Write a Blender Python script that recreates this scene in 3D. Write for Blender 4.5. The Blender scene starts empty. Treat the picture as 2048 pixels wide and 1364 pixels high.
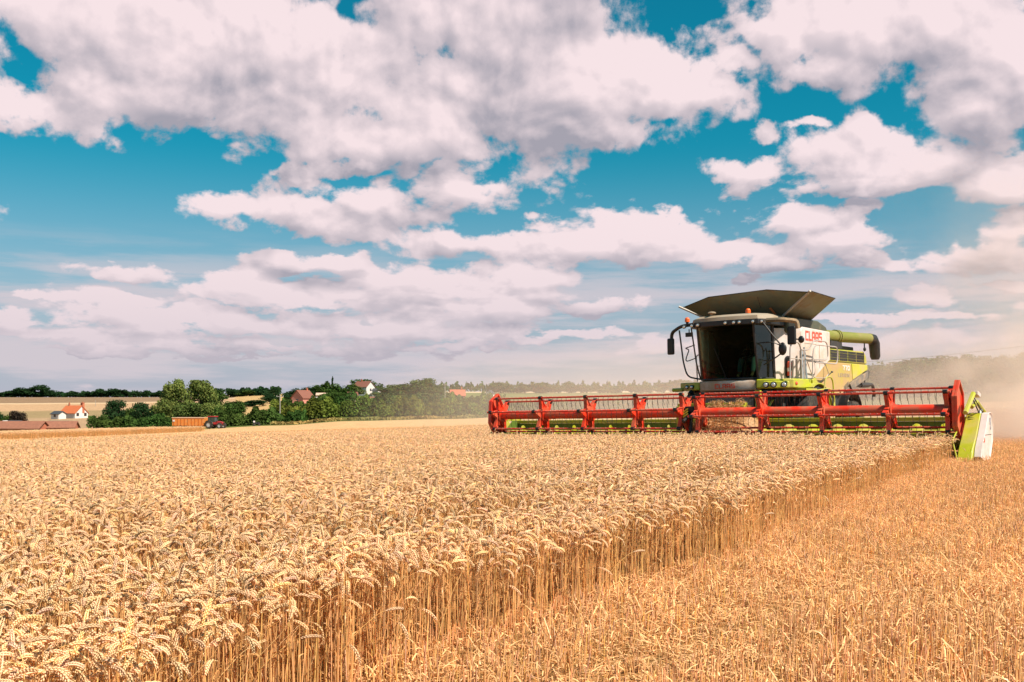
import bpy, bmesh, math, random
import numpy as np
from mathutils import Vector, Matrix, Euler
R = math.radians
random.seed(7)
rng = np.random.default_rng(11)
sc = bpy.context.scene
COL = sc.collection

# ------------------------------------------------------------------ camera
EYE = 1.38
cam_data = bpy.data.cameras.new('camera')
cam_data.sensor_width = 36.0
cam_data.lens = 36.0 * 2000.0 / 2048.0
cam_data.shift_y = 118.0 / 2048.0
cam_data.clip_start = 0.1
cam_data.clip_end = 12000
cam = bpy.data.objects.new('camera', cam_data)
COL.objects.link(cam)
cam.location = (0, 0, EYE)
cam.rotation_euler = (R(90), 0, 0)
sc.camera = cam
sc.view_settings.view_transform = 'Standard'
sc.view_settings.look = 'None'
sc.view_settings.exposure = 0.72
sc.view_settings.gamma = 1.0
sc.cycles.volume_bounces = 2
sc.cycles.max_bounces = 8
sc.cycles.transparent_max_bounces = 12

# ------------------------------------------------------------------ sun
SUN_AZ = R(128)      # clockwise from +Y
SUN_EL = R(50)
sd = bpy.data.lights.new('sun', 'SUN')
sd.energy = 5.0
sd.angle = R(0.5)
sd.color = (1.0, 0.88, 0.74)
sun = bpy.data.objects.new('sun', sd)
COL.objects.link(sun)
tosun = Vector((math.sin(SUN_AZ) * math.cos(SUN_EL), math.cos(SUN_AZ) * math.cos(SUN_EL), math.sin(SUN_EL)))
sun.rotation_euler = tosun.to_track_quat('Z', 'Y').to_euler()
sun.location = (20, -20, 60)

# ------------------------------------------------------------------ node helpers
class NT:
    def __init__(s, tree):
        s.t = tree; s.n = tree.nodes; s.l = tree.links
    def node(s, kind, **kw):
        nd = s.n.new(kind)
        for k, v in kw.items():
            setattr(nd, k, v)
        return nd
    def put(s, sock, v):
        if isinstance(v, bpy.types.NodeSocket):
            s.l.new(v, sock)
        elif v is not None:
            if hasattr(sock, 'default_value') and hasattr(sock.default_value, '__len__') and not hasattr(v, '__len__'):
                v = [v] * len(sock.default_value)
            if hasattr(sock.default_value, '__len__') and len(sock.default_value) == 4 and len(v) == 3:
                v = (*v, 1.0)
            sock.default_value = v
    def m(s, op, a, b=None, c=None, clamp=False):
        nd = s.node('ShaderNodeMath', operation=op, use_clamp=clamp)
        for i, v in enumerate((a, b, c)):
            if v is not None:
                s.put(nd.inputs[i], v)
        return nd.outputs[0]
    def v(s, op, a, b=None, c=None):
        nd = s.node('ShaderNodeVectorMath', operation=op)
        for i, x in enumerate((a, b, c)):
            if x is not None:
                s.put(nd.inputs[i], x)
        return nd.outputs['Value'] if op in ('LENGTH', 'DOT_PRODUCT') else nd.outputs[0]
    def mix(s, f, a, b, mode='MIX'):
        nd = s.node('ShaderNodeMix', data_type='RGBA', blend_type=mode)
        s.put(nd.inputs[0], f); s.put(nd.inputs[6], a); s.put(nd.inputs[7], b)
        return nd.outputs[2]
    def noise(s, vec, scale, detail=4, rough=0.55, dim='3D', dist=0.0, col=False):
        nd = s.node('ShaderNodeTexNoise', noise_dimensions=dim)
        if vec is not None: s.put(nd.inputs['Vector'], vec)
        nd.inputs['Scale'].default_value = scale
        nd.inputs['Detail'].default_value = detail
        nd.inputs['Roughness'].default_value = rough
        nd.inputs['Distortion'].default_value = dist
        return nd.outputs['Color' if col else 'Fac']
    def ramp(s, f, lo, hi, a=0.0, b=1.0, smooth=True):
        nd = s.node('ShaderNodeMapRange', interpolation_type='SMOOTHSTEP' if smooth else 'LINEAR')
        s.put(nd.inputs[0], f)
        for i, v in zip((1, 2, 3, 4), (lo, hi, a, b)):
            s.put(nd.inputs[i], v)
        return nd.outputs[0]
    def comb(s, x, y, z=0.0):
        nd = s.node('ShaderNodeCombineXYZ')
        for i, v in enumerate((x, y, z)): s.put(nd.inputs[i], v)
        return nd.outputs[0]
    def sep(s, v):
        nd = s.node('ShaderNodeSeparateXYZ'); s.put(nd.inputs[0], v)
        return nd.outputs

def lin(r, g, b):
    f = lambda c: (c / 255 / 12.92) if c <= 10 else (((c / 255) + 0.055) / 1.055) ** 2.4
    return (f(r), f(g), f(b))

# ------------------------------------------------------------------ world: Nishita sky with broken cumulus
def ang(px, py):
    X = (px - 1024) / 2000.0; Z = (800 - py) / 2000.0
    return math.atan2(X, 1.0), math.atan2(Z, math.hypot(X, 1.0))
CLOUDS = [  # px, py, rx, ry as seen from the field, turned into azimuth and elevation
    (150, 20, 360, 105), (360, 120, 190, 120), (180, 195, 85, 75), (60, 215, 110, 45), (340, 195, 190, 65), (620, 130, 330, 165), (560, 235, 200, 80),
    (860, 190, 360, 150), (420, 60, 380, 130), (700, 90, 300, 130), (1000, 60, 320, 130), (1150, 150, 270, 170), (1300, 160, 200, 120), (760, 280, 300, 62), (940, 30, 450, 90),
    (1190, 255, 190, 70), (1400, 185, 80, 45), (1020, -120, 900, 130),
    (1790, 45, 340, 120), (1560, 75, 140, 80), (1650, 130, 130, 40), (1990, 120, 190, 110), (1960, 200, 70, 55), (1460, 120, 80, 40),
    (1690, 300, 150, 75), (1500, 335, 90, 40), (1520, 260, 45, 30), (1620, 238, 60, 16), (1800, 335, 120, 52), (1700, 265, 75, 45),
    (2010, 375, 110, 36), (1720, 365, 180, 18),
    (470, 420, 110, 42), (640, 425, 170, 42), (880, 372, 105, 40), (760, 400, 200, 40), (590, 350, 45, 20), (700, 345, 90, 20),
    (1270, 455, 120, 55), (1330, 430, 60, 30), (1000, 480, 210, 44), (1180, 490, 210, 34), (1070, 450, 70, 30), (900, 470, 60, 24),
    (60, 600, 60, 14), (330, 640, 330, 24), (620, 655, 420, 26), (900, 590, 260, 30), (1060, 670, 300, 20), (500, 690, 420, 16), (150, 665, 160, 14), (1560, 690, 400, 20),
    (1610, 440, 110, 48), (1500, 510, 110, 28), (1650, 480, 130, 34), (1740, 520, 66, 20), (1700, 410, 60, 30), (1560, 535, 70, 18),
    (1970, 500, 110, 36), (2030, 460, 90, 35), (2000, 560, 60, 12),
    (1845, 590, 58, 20), (1510, 568, 46, 14),
    (245, 545, 80, 24), (230, 602, 130, 20), (480, 585, 120, 38), (560, 540, 80, 28), (680, 525, 90, 30), (830, 560, 160, 50),
    (640, 600, 260, 28), (1010, 560, 170, 50), (25, 640, 70, 24), (950, 620, 200, 26), (420, 650, 150, 14), (700, 655, 230, 14), (1180, 600, 120, 22),
    (200, 690, 160, 10), (900, 690, 200, 9), (520, 705, 160, 8), (1700, 640, 260, 10),
    (3000, 200, 500, 220), (-1000, 150, 500, 200), (3400, 560, 700, 70), (-1400, 560, 600, 60),
]
def build_world():
    w = bpy.data.worlds.new('World'); w.cycles.sampling_method = 'MANUAL'; w.cycles.sample_map_resolution = 256
    sc.world = w
    w.use_nodes = True
    t = NT(w.node_tree)
    for n in list(t.n): t.n.remove(n)
    # cloud density groups: direction angles in, density out (a fine one for the outline, a soft one for the shading)
    def make_group(name, fine):
        g = bpy.data.node_groups.new(name, 'ShaderNodeTree')
        g.interface.new_socket('P', in_out='INPUT', socket_type='NodeSocketVector')
        g.interface.new_socket('D', in_out='OUTPUT', socket_type='NodeSocketFloat')
        q = NT(g)
        gi = q.node('NodeGroupInput').outputs[0]; go = q.node('NodeGroupOutput')
        x, y, _ = q.sep(gi)
        ey = q.m('ADD', q.m('MAXIMUM', y, 0.0), 0.16)
        nv = q.comb(q.m('MULTIPLY', x, 3.0), q.m('MULTIPLY', q.m('LOGARITHM', ey, 2.718), 1.5), 0.3)
        P = gi
        if fine:
            wv = q.v('MULTIPLY', q.v('SUBTRACT', q.noise(nv, 2.6, 3, 0.5, col=True), (0.5, 0.5, 0.5)), (0.075, 0.045, 0.0))
            w2 = q.v('MULTIPLY', q.v('SUBTRACT', q.noise(nv, 9.0, 4, 0.6, col=True), (0.5, 0.5, 0.5)), (0.040, 0.030, 0.0))
            P = q.v('ADD', q.v('ADD', gi, wv), w2)
        f = None
        for (cx, cy, rx, ry) in CLOUDS:
            if not fine and rx * ry < 2500: continue
            a, e = ang(cx, cy)
            sx = 1.0 / (rx / 2000.0); sy = 1.0 / (ry / 2000.0)
            d = q.v('LENGTH', q.v('MULTIPLY_ADD', P, (sx, sy, 0.0), (-a * sx, -e * sy, 0.0)))
            f = d if f is None else q.m('SMOOTH_MIN', f, d, 0.25)
        body = q.m('SUBTRACT', 1.0, f)
        n1 = q.noise(nv, 3.2, 9 if fine else 3.2, 0.60, dist=0.25)
        dd = q.m('ADD', q.ramp(body, -0.6, 0.75, -0.6, 0.75, smooth=False), q.m('MULTIPLY', q.m('SUBTRACT', n1, 0.47), 2.8))
        if fine:
            wn = q.v('ADD', nv, q.v('MULTIPLY', q.v('SUBTRACT', q.noise(nv, 5.0, 3, 0.6, col=True), (0.5, 0.5, 0.5)), (0.22, 0.22, 0.22)))
            for (sc_, am) in ((6.0, 0.62), (14.0, 0.34)):
                vo = q.node('ShaderNodeTexVoronoi', feature='F1', voronoi_dimensions='3D'); q.put(vo.inputs['Vector'], wn); vo.inputs['Scale'].default_value = sc_
                dd = q.m('ADD', dd, q.m('MULTIPLY', q.m('SUBTRACT', 0.45, vo.outputs['Distance']), am))
            dd = q.m('ADD', dd, q.m('MULTIPLY', q.m('SUBTRACT', q.noise(nv, 16.0, 5, 0.65), 0.5), 0.50))
        q.l.new(dd, go.inputs[0])
        return g
    g_fine = make_group('cloud_density', True); g_soft = make_group('cloud_body', False)
    tc = t.node('ShaderNodeTexCoord').outputs['Generated']
    dx, dy, dz = t.sep(t.v('NORMALIZE', tc))
    az = t.m('ARCTAN2', dx, dy)
    el = t.m('ARCSINE', dz)
    P = t.comb(az, el, 0.0)
    def dens(vec, g):
        nd = t.node('ShaderNodeGroup'); nd.node_tree = g
        t.put(nd.inputs[0], vec)
        return nd.outputs[0]
    d0 = dens(P, g_fine)
    s0 = dens(P, g_soft)
    s1 = dens(t.v('ADD', P, (0.008, 0.020, 0.0)), g_soft)
    s2 = dens(t.v('ADD', P, (0.012, 0.060, 0.0)), g_soft)
    d1 = dens(t.v('ADD', P, (0.005, 0.008, 0.0)), g_fine)
    cover = t.ramp(d0, -0.06, 0.30)
    light = t.m('ADD', 0.70, t.m('MULTIPLY', t.m('SUBTRACT', s0, s1), 0.50))
    light = t.m('ADD', light, t.m('MULTIPLY', t.m('SUBTRACT', s0, s2), 0.20))
    light = t.m('ADD', light, t.m('MAXIMUM', t.m('MINIMUM', t.m('MULTIPLY', t.m('SUBTRACT', d0, d1), 0.55), 0.22), -0.16))
    light = t.m('SUBTRACT', light, t.m('MULTIPLY', t.ramp(s2, 0.35, 1.6), 0.34), clamp=True)
    sky = t.node('ShaderNodeTexSky', sky_type='NISHITA')
    sky.sun_disc = False
    sky.sun_elevation = SUN_EL
    sky.sun_rotation = SUN_AZ
    sky.air_density = 1.0; sky.dust_density = 0.6; sky.ozone_density = 2.0
    up = t.m('MAXIMUM', el, 0.0)
    tint = t.mix(t.ramp(up, 0.0, 0.30), (0.20, 0.50, 0.56), (0.022, 0.56, 0.54))
    blue = t.mix(1.0, sky.outputs[0], tint, 'MULTIPLY')
    hz = t.ramp(up, 0.25, -0.03)
    blue = t.mix(t.m('MULTIPLY', hz, 0.97), blue, tuple(c * 6.07 for c in lin(184, 184, 199)))
    veil = t.noise(t.comb(t.m('MULTIPLY', az, 3.0), t.m('MULTIPLY', el, 26.0), 1.7), 1.6, 6, 0.6)
    veil = t.m('MULTIPLY', t.m('MULTIPLY', t.ramp(veil, 0.38, 0.60), t.ramp(up, 0.17, 0.09)), t.m('MULTIPLY', t.ramp(up, -0.02, 0.03), 0.85))
    blue = t.mix(veil, blue, tuple(c * 6.07 for c in lin(214, 203, 210)))
    cc = t.mix(light, tuple(c * 6.07 for c in lin(166, 163, 175)), tuple(c * 6.07 for c in lin(247, 228, 231)))
    cc = t.mix(t.m('MULTIPLY', t.m('POWER', hz, 2.2), 0.90), cc, tuple(c * 6.07 for c in lin(203, 194, 204)))
    out = t.mix(cover, blue, cc)
    low = t.ramp(el, -0.03, 0.0)
    out = t.mix(low, tuple(c * 6.07 for c in lin(150, 120, 95)), out)
    bg = t.node('ShaderNodeBackground')
    t.put(bg.inputs[0], out); bg.inputs[1].default_value = 0.1
    wo = t.node('ShaderNodeOutputWorld')
    t.l.new(bg.outputs[0], wo.inputs[0])
build_world()

# ------------------------------------------------------------------ tags and mesh builder
def tag(o, label=None, cat=None, group=None, kind=None):
    if label: o['label'] = label
    if cat: o['category'] = cat
    if group: o['group'] = group
    if kind: o['kind'] = kind
    return o
def empty(name, loc=(0, 0, 0), rz=0.0, scale=(1, 1, 1)):
    o = bpy.data.objects.new(name, None); COL.objects.link(o)
    o.location = loc; o.rotation_euler = (0, 0, rz); o.scale = scale
    o.empty_display_size = 0.2
    return o

class MB:
    def __init__(s): s.v = []; s.f = []
    def add(s, vs, fs):
        b = len(s.v); s.v += [tuple(x) for x in vs]; s.f += [tuple(i + b for i in f) for f in fs]
        return s
    def box(s, c, d, rot=None):
        hx, hy, hz = d[0] / 2, d[1] / 2, d[2] / 2
        vs = [Vector((x, y, z)) for x in (-hx, hx) for y in (-hy, hy) for z in (-hz, hz)]
        if rot is not None:
            m = Euler(rot).to_matrix(); vs = [m @ v for v in vs]
        c = Vector(c)
        return s.add([v + c for v in vs], [(0, 1, 3, 2), (4, 6, 7, 5), (0, 4, 5, 1), (2, 3, 7, 6), (0, 2, 6, 4), (1, 5, 7, 3)])
    def bx(s, x0, x1, y0, y1, z0, z1):
        return s.box(((x0 + x1) / 2, (y0 + y1) / 2, (z0 + z1) / 2), (x1 - x0, y1 - y0, z1 - z0))
    def prism(s, poly, x0, x1, axis='x'):
        n = len(poly)
        def P(a, b, t):
            return {'x': (t, a, b), 'y': (a, t, b), 'z': (a, b, t)}[axis]
        vs = [P(a, b, x0) for a, b in poly] + [P(a, b, x1) for a, b in poly]
        fs = [tuple(range(n))[::-1], tuple(range(n, 2 * n))] + [(i, (i + 1) % n, n + (i + 1) % n, n + i) for i in range(n)]
        return s.add(vs, fs)
    def sheet(s, pts, th):
        """a thin solid plate through a planar 3-D polygon"""
        p = [Vector(a) for a in pts]
        nrm = (p[1] - p[0]).cross(p[2] - p[0]).normalized() * th
        n = len(p)
        return s.add(p + [a + nrm for a in p], [tuple(range(n))[::-1], tuple(range(n, 2 * n))] + [(i, (i + 1) % n, n + (i + 1) % n, n + i) for i in range(n)])
    def tube(s, pts, r, n=8, r1=None, cap=True):
        p = [Vector(a) for a in pts]; k = len(p)
        rings = []; up = None
        for i in range(k):
            d = (p[min(i + 1, k - 1)] - p[max(i - 1, 0)]).normalized()
            if up is None:
                up = Vector((0, 0, 1)) if abs(d.z) < 0.9 else Vector((1, 0, 0))
            a = d.cross(up).normalized(); up = a.cross(d).normalized()
            rr = r if r1 is None else r + (r1 - r) * i / (k - 1)
            if isinstance(r, (list, tuple)): rr = r[i]
            rings.append([p[i] + (a * math.cos(2 * math.pi * j / n) + up * math.sin(2 * math.pi * j / n)) * rr for j in range(n)])
        vs = [v for q in rings for v in q]
        fs = [(i * n + j, i * n + (j + 1) % n, (i + 1) * n + (j + 1) % n, (i + 1) * n + j) for i in range(k - 1) for j in range(n)]
        if cap: fs += [tuple(range(n))[::-1], tuple((k - 1) * n + j for j in range(n))]
        return s.add(vs, fs)
    def arc(s, pts, r, n=8, sub=5):
        """tube through points with rounded corners"""
        p = [Vector(a) for a in pts]; out = [p[0]]
        for i in range(1, len(p) - 1):
            a, b, c = p[i - 1], p[i], p[i + 1]
            d = min((b - a).length, (c - b).length) * 0.4
            s0 = b + (a - b).normalized() * d; s1 = b + (c - b).normalized() * d
            for k in range(sub + 1):
                t = k / sub
                out.append(s0 * (1 - t) ** 2 + b * 2 * t * (1 - t) + s1 * t * t)
        out.append(p[-1])
        return s.tube(out, r, n)
    def ball(s, c, r, n=10, m=7):
        if not hasattr(r, '__len__'): r = (r, r, r)
        vs = [(c[0], c[1], c[2] + r[2])]
        for i in range(1, m):
            th = math.pi * i / m
            for j in range(n):
                ph = 2 * math.pi * j / n
                vs.append((c[0] + r[0] * math.sin(th) * math.cos(ph), c[1] + r[1] * math.sin(th) * math.sin(ph), c[2] + r[2] * math.cos(th)))
        vs.append((c[0], c[1], c[2] - r[2]))
        fs = [(0, 1 + j, 1 + (j + 1) % n) for j in range(n)]
        for i in range(m - 2):
            for j in range(n):
                a = 1 + i * n; b = a + n
                fs.append((a + j, b + j, b + (j + 1) % n, a + (j + 1) % n))
        a = 1 + (m - 2) * n; e = len(vs) - 1
        fs += [(a + (j + 1) % n, a + j, e) for j in range(n)]
        return s.add(vs, fs)
    def lathe_x(s, prof, c, n=28):
        """prof: (x, radius) pairs turned about an x axis through c"""
        k = len(prof); vs = []
        for (x, r) in prof:
            for j in range(n):
                t = 2 * math.pi * j / n
                vs.append((c[0] + x, c[1] + r * math.cos(t), c[2] + r * math.sin(t)))
        fs = [(i * n + j, (i + 1) * n + j, (i + 1) * n + (j + 1) % n, i * n + (j + 1) % n) for i in range(k - 1) for j in range(n)]
        return s.add(vs, fs)
    def build(s, name, mat, parent=None, bevel=0.0, smooth=False, label=None, seg=2):
        me = bpy.data.meshes.new(name)
        me.from_pydata(s.v, [], s.f)
        bm = bmesh.new(); bm.from_mesh(me)
        bmesh.ops.recalc_face_normals(bm, faces=bm.faces)
        bm.to_mesh(me); bm.free()
        if smooth: me.polygons.foreach_set('use_smooth', [True] * len(me.polygons))
        if mat: me.materials.append(mat)
        o = bpy.data.objects.new(name, me); COL.objects.link(o)
        if parent: o.parent = parent
        if bevel:
            b = o.modifiers.new('bevel', 'BEVEL'); b.width = bevel; b.segments = seg; b.limit_method = 'ANGLE'; b.angle_limit = R(35)
            me.polygons.foreach_set('use_smooth', [True] * len(me.polygons))
            b.harden_normals = True
        elif smooth:
            e = o.modifiers.new('edges', 'EDGE_SPLIT'); e.split_angle = R(40)
        if label: o['label'] = label
        return o

def build_multi(name, layers, parent=None, smooth=False):
    """several builders, each with its own material, in one mesh"""
    big = MB(); mi = []; mats = []
    for mb, mt in layers:
        big.add(mb.v, mb.f); mi += [len(mats)] * len(mb.f); mats.append(mt)
    o = big.build(name, None, parent, smooth=smooth)
    for mt in mats: o.data.materials.append(mt)
    o.data.polygons.foreach_set('material_index', mi)
    return o

# ------------------------------------------------------------------ materials
MATS = {}
def mat(name, col, rough=0.5, metal=0.0, dirt=None, dirt_amt=0.0, dirt_scale=1.5, var=0.08, vscale=6.0, spec=0.5, bump=0.0, coat=0.0, dirt_low=None):
    if name in MATS: return MATS[name]
    m = bpy.data.materials.new(name); m.use_nodes = True
    t = NT(m.node_tree); b = m.node_tree.nodes['Principled BSDF']
    oc = t.node('ShaderNodeTexCoord').outputs['Object']
    n = t.noise(oc, vscale, 5, 0.6)
    c = t.mix(1.0, col, t.comb(*[t.ramp(n, 0.25, 0.75, 1 - var, 1 + var, smooth=False)] * 3), 'MULTIPLY')
    rg = rough
    if dirt:
        f = t.ramp(t.noise(oc, dirt_scale, 6, 0.65), 0.62 - dirt_amt * 0.45, 0.80 - dirt_amt * 0.30)
        f = t.m('MULTIPLY', f, min(1.0, dirt_amt * 1.6))
        c = t.mix(f, c, dirt)
        rg = t.m('ADD', t.m('MULTIPLY', f, 0.9 - rough), rough)
    t.put(b.inputs['Base Color'], c)
    t.put(b.inputs['Roughness'], rg)
    b.inputs['Metallic'].default_value = metal
    b.inputs['Specular IOR Level'].default_value = spec
    if coat: b.inputs['Coat Weight'].default_value = coat
    if bump:
        bn = t.node('ShaderNodeBump'); bn.inputs['Strength'].default_value = bump; bn.inputs['Distance'].default_value = 0.02
        t.l.new(t.noise(oc, vscale * 6, 4, 0.6), bn.inputs['Height']); t.l.new(bn.outputs[0], b.inputs['Normal'])
    MATS[name] = m
    return m
DUST = (0.56, 0.37, 0.20)
# ------------------------------------------------------------------ terrain
# field frame: p runs from the cut edge to the left (machine's right), q runs backwards along the rows
N_X, N_Y = -0.7934, 0.6088
T_X, T_Y = 0.6088, 0.7934
RX, RY = 9.95, 22.03
def pq(X, Y):
    return (X - RX) * N_X + (Y - RY) * N_Y, (X - RX) * T_X + (Y - RY) * T_Y
def xy(p, q):
    return RX + p * N_X + q * T_X, RY + p * N_Y + q * T_Y
TAB_PX = np.array([-3000, -600, 0, 200, 330, 560, 700, 900, 1100, 1400, 1700, 2048, 2700, 5000], float)
TAB_D = np.array([150, 250, 350, 500, 700, 900, 1400, 3000, 6000], float)
TAB = np.array([
    [-5, -7.4, -7, -4.5, -.5, 3.6, 4, 3, 0],
    [-5, -7.4, -7, -4.5, -.5, 3.6, 4, 3, 0],
    [-5, -7.4, -7, -4.5, -.5, 3.6, 4, 3, 0],
    [-4.8, -6.8, -6.3, -4.2, -.2, 3.7, 4, 3, 0],
    [-4.2, -5.8, -5.5, -3.5, .5, 3.8, 4, 3, 0],
    [-3.4, -4.5, -3, 0, 4.5, 7, 6, 4, 0],
    [-3.0, -3.2, -.5, 4, 8, 9, 8, 5, 0],
    [-2.4, -2.8, -1, 1.5, 6, 9, 9, 6, 0],
    [-1.4, -1.6, 0, 2, 6, 9, 10, 7, 0],
    [-.5, -.5, 1, 3, 6, 10, 11, 8, 0],
    [.3, 1, 2.5, 5, 8, 10, 10, 8, 0],
    [1, 2.5, 4, 6, 9, 11, 11, 8, 0],
    [1, 2.5, 4, 6, 9, 11, 11, 8, 0],
    [1, 2.5, 4, 6, 9, 11, 11, 8, 0]], float)
def zfun(X, Y):
    X = np.asarray(X, float); Y = np.asarray(Y, float)
    p, q = pq(X, Y)
    near = np.where(p < 0, 0, np.where(p < 25, -0.019 * p, -0.475 - 0.0285 * (p - 25)))
    near = np.maximum(near, -6.0)
    D = np.hypot(X, Y)
    yy = np.maximum(Y, 1.0)
    px = np.where(Y > 0, 1024 + 2000 * X / np.maximum(Y, np.abs(X) * 0.5 + 1e-3), np.where(X > 0, 5000, -3000))
    px = np.clip(px, -3000, 5000)
    dd = np.clip(D, 150, 6000)
    i = np.clip(np.searchsorted(TAB_PX, px) - 1, 0, len(TAB_PX) - 2)
    j = np.clip(np.searchsorted(TAB_D, dd) - 1, 0, len(TAB_D) - 2)
    u = (px - TAB_PX[i]) / (TAB_PX[i + 1] - TAB_PX[i])
    v = (dd - TAB_D[j]) / (TAB_D[j + 1] - TAB_D[j])
    u = u * u * (3 - 2 * u)
    v2 = v
    far = (TAB[i, j] * (1 - u) + TAB[i + 1, j] * u) * (1 - v2) + (TAB[i, j + 1] * (1 - u) + TAB[i + 1, j + 1] * u) * v2
    w = np.clip((D - 150) / 130.0, 0, 1); w = w * w * (3 - 2 * w)
    return near * (1 - w) + far * w
def zf(x, y): return float(zfun(x, y))
def at(px, D):
    """a spot on the ground seen in direction px, D metres in front"""
    x = (px - 1024) / 2000.0 * D
    return x, D, zf(x, D)

EDGE_Q = [-30, -23, -21.8, -21.2, -19.3, -17, -14.9, -11.3, -6.1, -0.8, 3]
EDGE_P = [-3.6, -2.75, -2.5, -2.3, -1.95, -1.85, -1.66, -1.1, -0.44, 0.19, 0.2]
def edge_p(q): return np.interp(q, EDGE_Q, EDGE_P)

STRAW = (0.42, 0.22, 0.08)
def build_ground():
    azs = np.concatenate([np.linspace(-180, -42, 40), np.linspace(-40, 40, 420), np.linspace(42, 180, 40)[:-1]])
    rad = np.concatenate([[0.0], np.geomspace(0.8, 6000, 300)])
    A, Rr = np.meshgrid(np.radians(azs), rad)
    X = Rr * np.sin(A); Y = Rr * np.cos(A)
    Z = zfun(X, Y)
    na, nr = len(azs), len(rad)
    verts = np.stack([X.ravel(), Y.ravel(), Z.ravel()], 1)
    idx = np.arange(na * nr).reshape(nr, na)
    i0 = idx[:-1, :]; i1 = idx[1:, :]
    faces = np.stack([i0.ravel(), i1.ravel(), np.roll(i1, -1, 1).ravel(), np.roll(i0, -1, 1).ravel()], 1)
    me = bpy.data.meshes.new('ground')
    me.from_pydata(verts.tolist(), [], faces.tolist())
    me.polygons.foreach_set('use_smooth', [True] * len(me.polygons))
    # crop colours of the fields
    x, y = verts[:, 0], verts[:, 1]
    D = np.hypot(x, y); p, q = pq(x, y)
    px = np.where(y > 1, 1024 + 2000 * x / np.maximum(y, 1), np.where(x > 0, 9000, -9000))
    col = np.tile(np.array(STRAW), (len(x), 1))
    def setc(mask, c, soft=1.0):
        col[mask] = np.array(c)
    setc((p <= 25.5) & (D > 60) & (D < 300) & (px > 1000), (0.50, 0.28, 0.11))
    stubble_far = (0.60, 0.37, 0.18)
    setc((p > 25.5) & (D < 260), stubble_far)
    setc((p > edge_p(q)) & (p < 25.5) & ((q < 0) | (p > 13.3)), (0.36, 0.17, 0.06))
    grass = (0.10, 0.125, 0.03)
    setc((D >= 238) & (px > 430) & (px < 1450), grass)
    setc((D >= 215) & (px <= 150), (0.34, 0.24, 0.09))
    setc((D >= 238) & (px <= 430), (0.20, 0.17, 0.05))
    # far hill on the left: stubble with browner bands
    hill = (px < 470) & (D > 290)
    setc(hill, (0.40, 0.26, 0.15))
    setc(hill & (D > 430) & (D < 520), (0.31, 0.22, 0.11))
    setc(hill & (D > 520) & (D < 660), (0.48, 0.30, 0.17))
    setc(hill & (D > 660) & (D < 690), (0.66, 0.48, 0.30))
    setc(hill & (D > 690), (0.27, 0.17, 0.10))
    mid = (px >= 470) & (px < 640) & (D > 330)
    setc(mid, (0.50, 0.32, 0.14))
    setc((px >= 640) & (px < 860) & (D > 300), (0.09, 0.11, 0.03))
    r = (px >= 860) & (px < 1500)
    setc(r & (D > 300), (0.15, 0.17, 0.05))
    setc(r & (D > 760) & (D < 900), (0.62, 0.47, 0.30))
    setc(r & (D > 900), (0.12, 0.14, 0.05))
    setc((px >= 1500) & (D > 230), (0.12, 0.13, 0.04))
    setc(D > 950, (0.06, 0.09, 0.03))
    ca = me.color_attributes.new('field', 'FLOAT_COLOR', 'POINT')
    ca.data.foreach_set('color', np.concatenate([col, np.ones((len(x), 1))], 1).astype(np.float32).ravel())
    m = bpy.data.materials.new('field_soil'); m.use_nodes = True
    t = NT(m.node_tree); b = m.node_tree.nodes['Principled BSDF']
    at_ = t.node('ShaderNodeAttribute', attribute_name='field').outputs['Color']
    geo = t.node('ShaderNodeNewGeometry').outputs['Position']
    n1 = t.noise(geo, 60, 5, 0.7)
    n2 = t.noise(geo, 0.35, 5, 0.6)
    # drilling rows running with the machine
    rot = t.node('ShaderNodeVectorRotate', rotation_type='Z_AXIS'); t.put(rot.inputs['Vector'], geo); rot.inputs['Angle'].default_value = R(37.5)
    n3 = t.noise(t.v('MULTIPLY', rot.outputs[0], (3.0, 0.06, 1.0)), 1.0, 4, 0.6)
    k = t.m('MULTIPLY', t.ramp(n1, 0.3, 0.7, 0.62, 1.2), t.ramp(n2, 0.3, 0.7, 0.86, 1.12))
    k = t.m('MULTIPLY', k, t.ramp(n3, 0.3, 0.7, 0.86, 1.12))
    c = t.mix(1.0, at_, t.comb(k, k, k), 'MULTIPLY')
    t.put(b.inputs['Base Color'], c)
    b.inputs['Roughness'].default_value = 0.95; b.inputs['Specular IOR Level'].default_value = 0.1
    bn = t.node('ShaderNodeBump'); bn.inputs['Strength'].default_value = 0.8; bn.inputs['Distance'].default_value = 0.03
    t.l.new(n1, bn.inputs['Height']); t.l.new(bn.outputs[0], b.inputs['Normal'])
    me.materials.append(m)
    o = bpy.data.objects.new('ground', me); COL.objects.link(o)
    tag(o, kind='structure')
build_ground()

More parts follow.
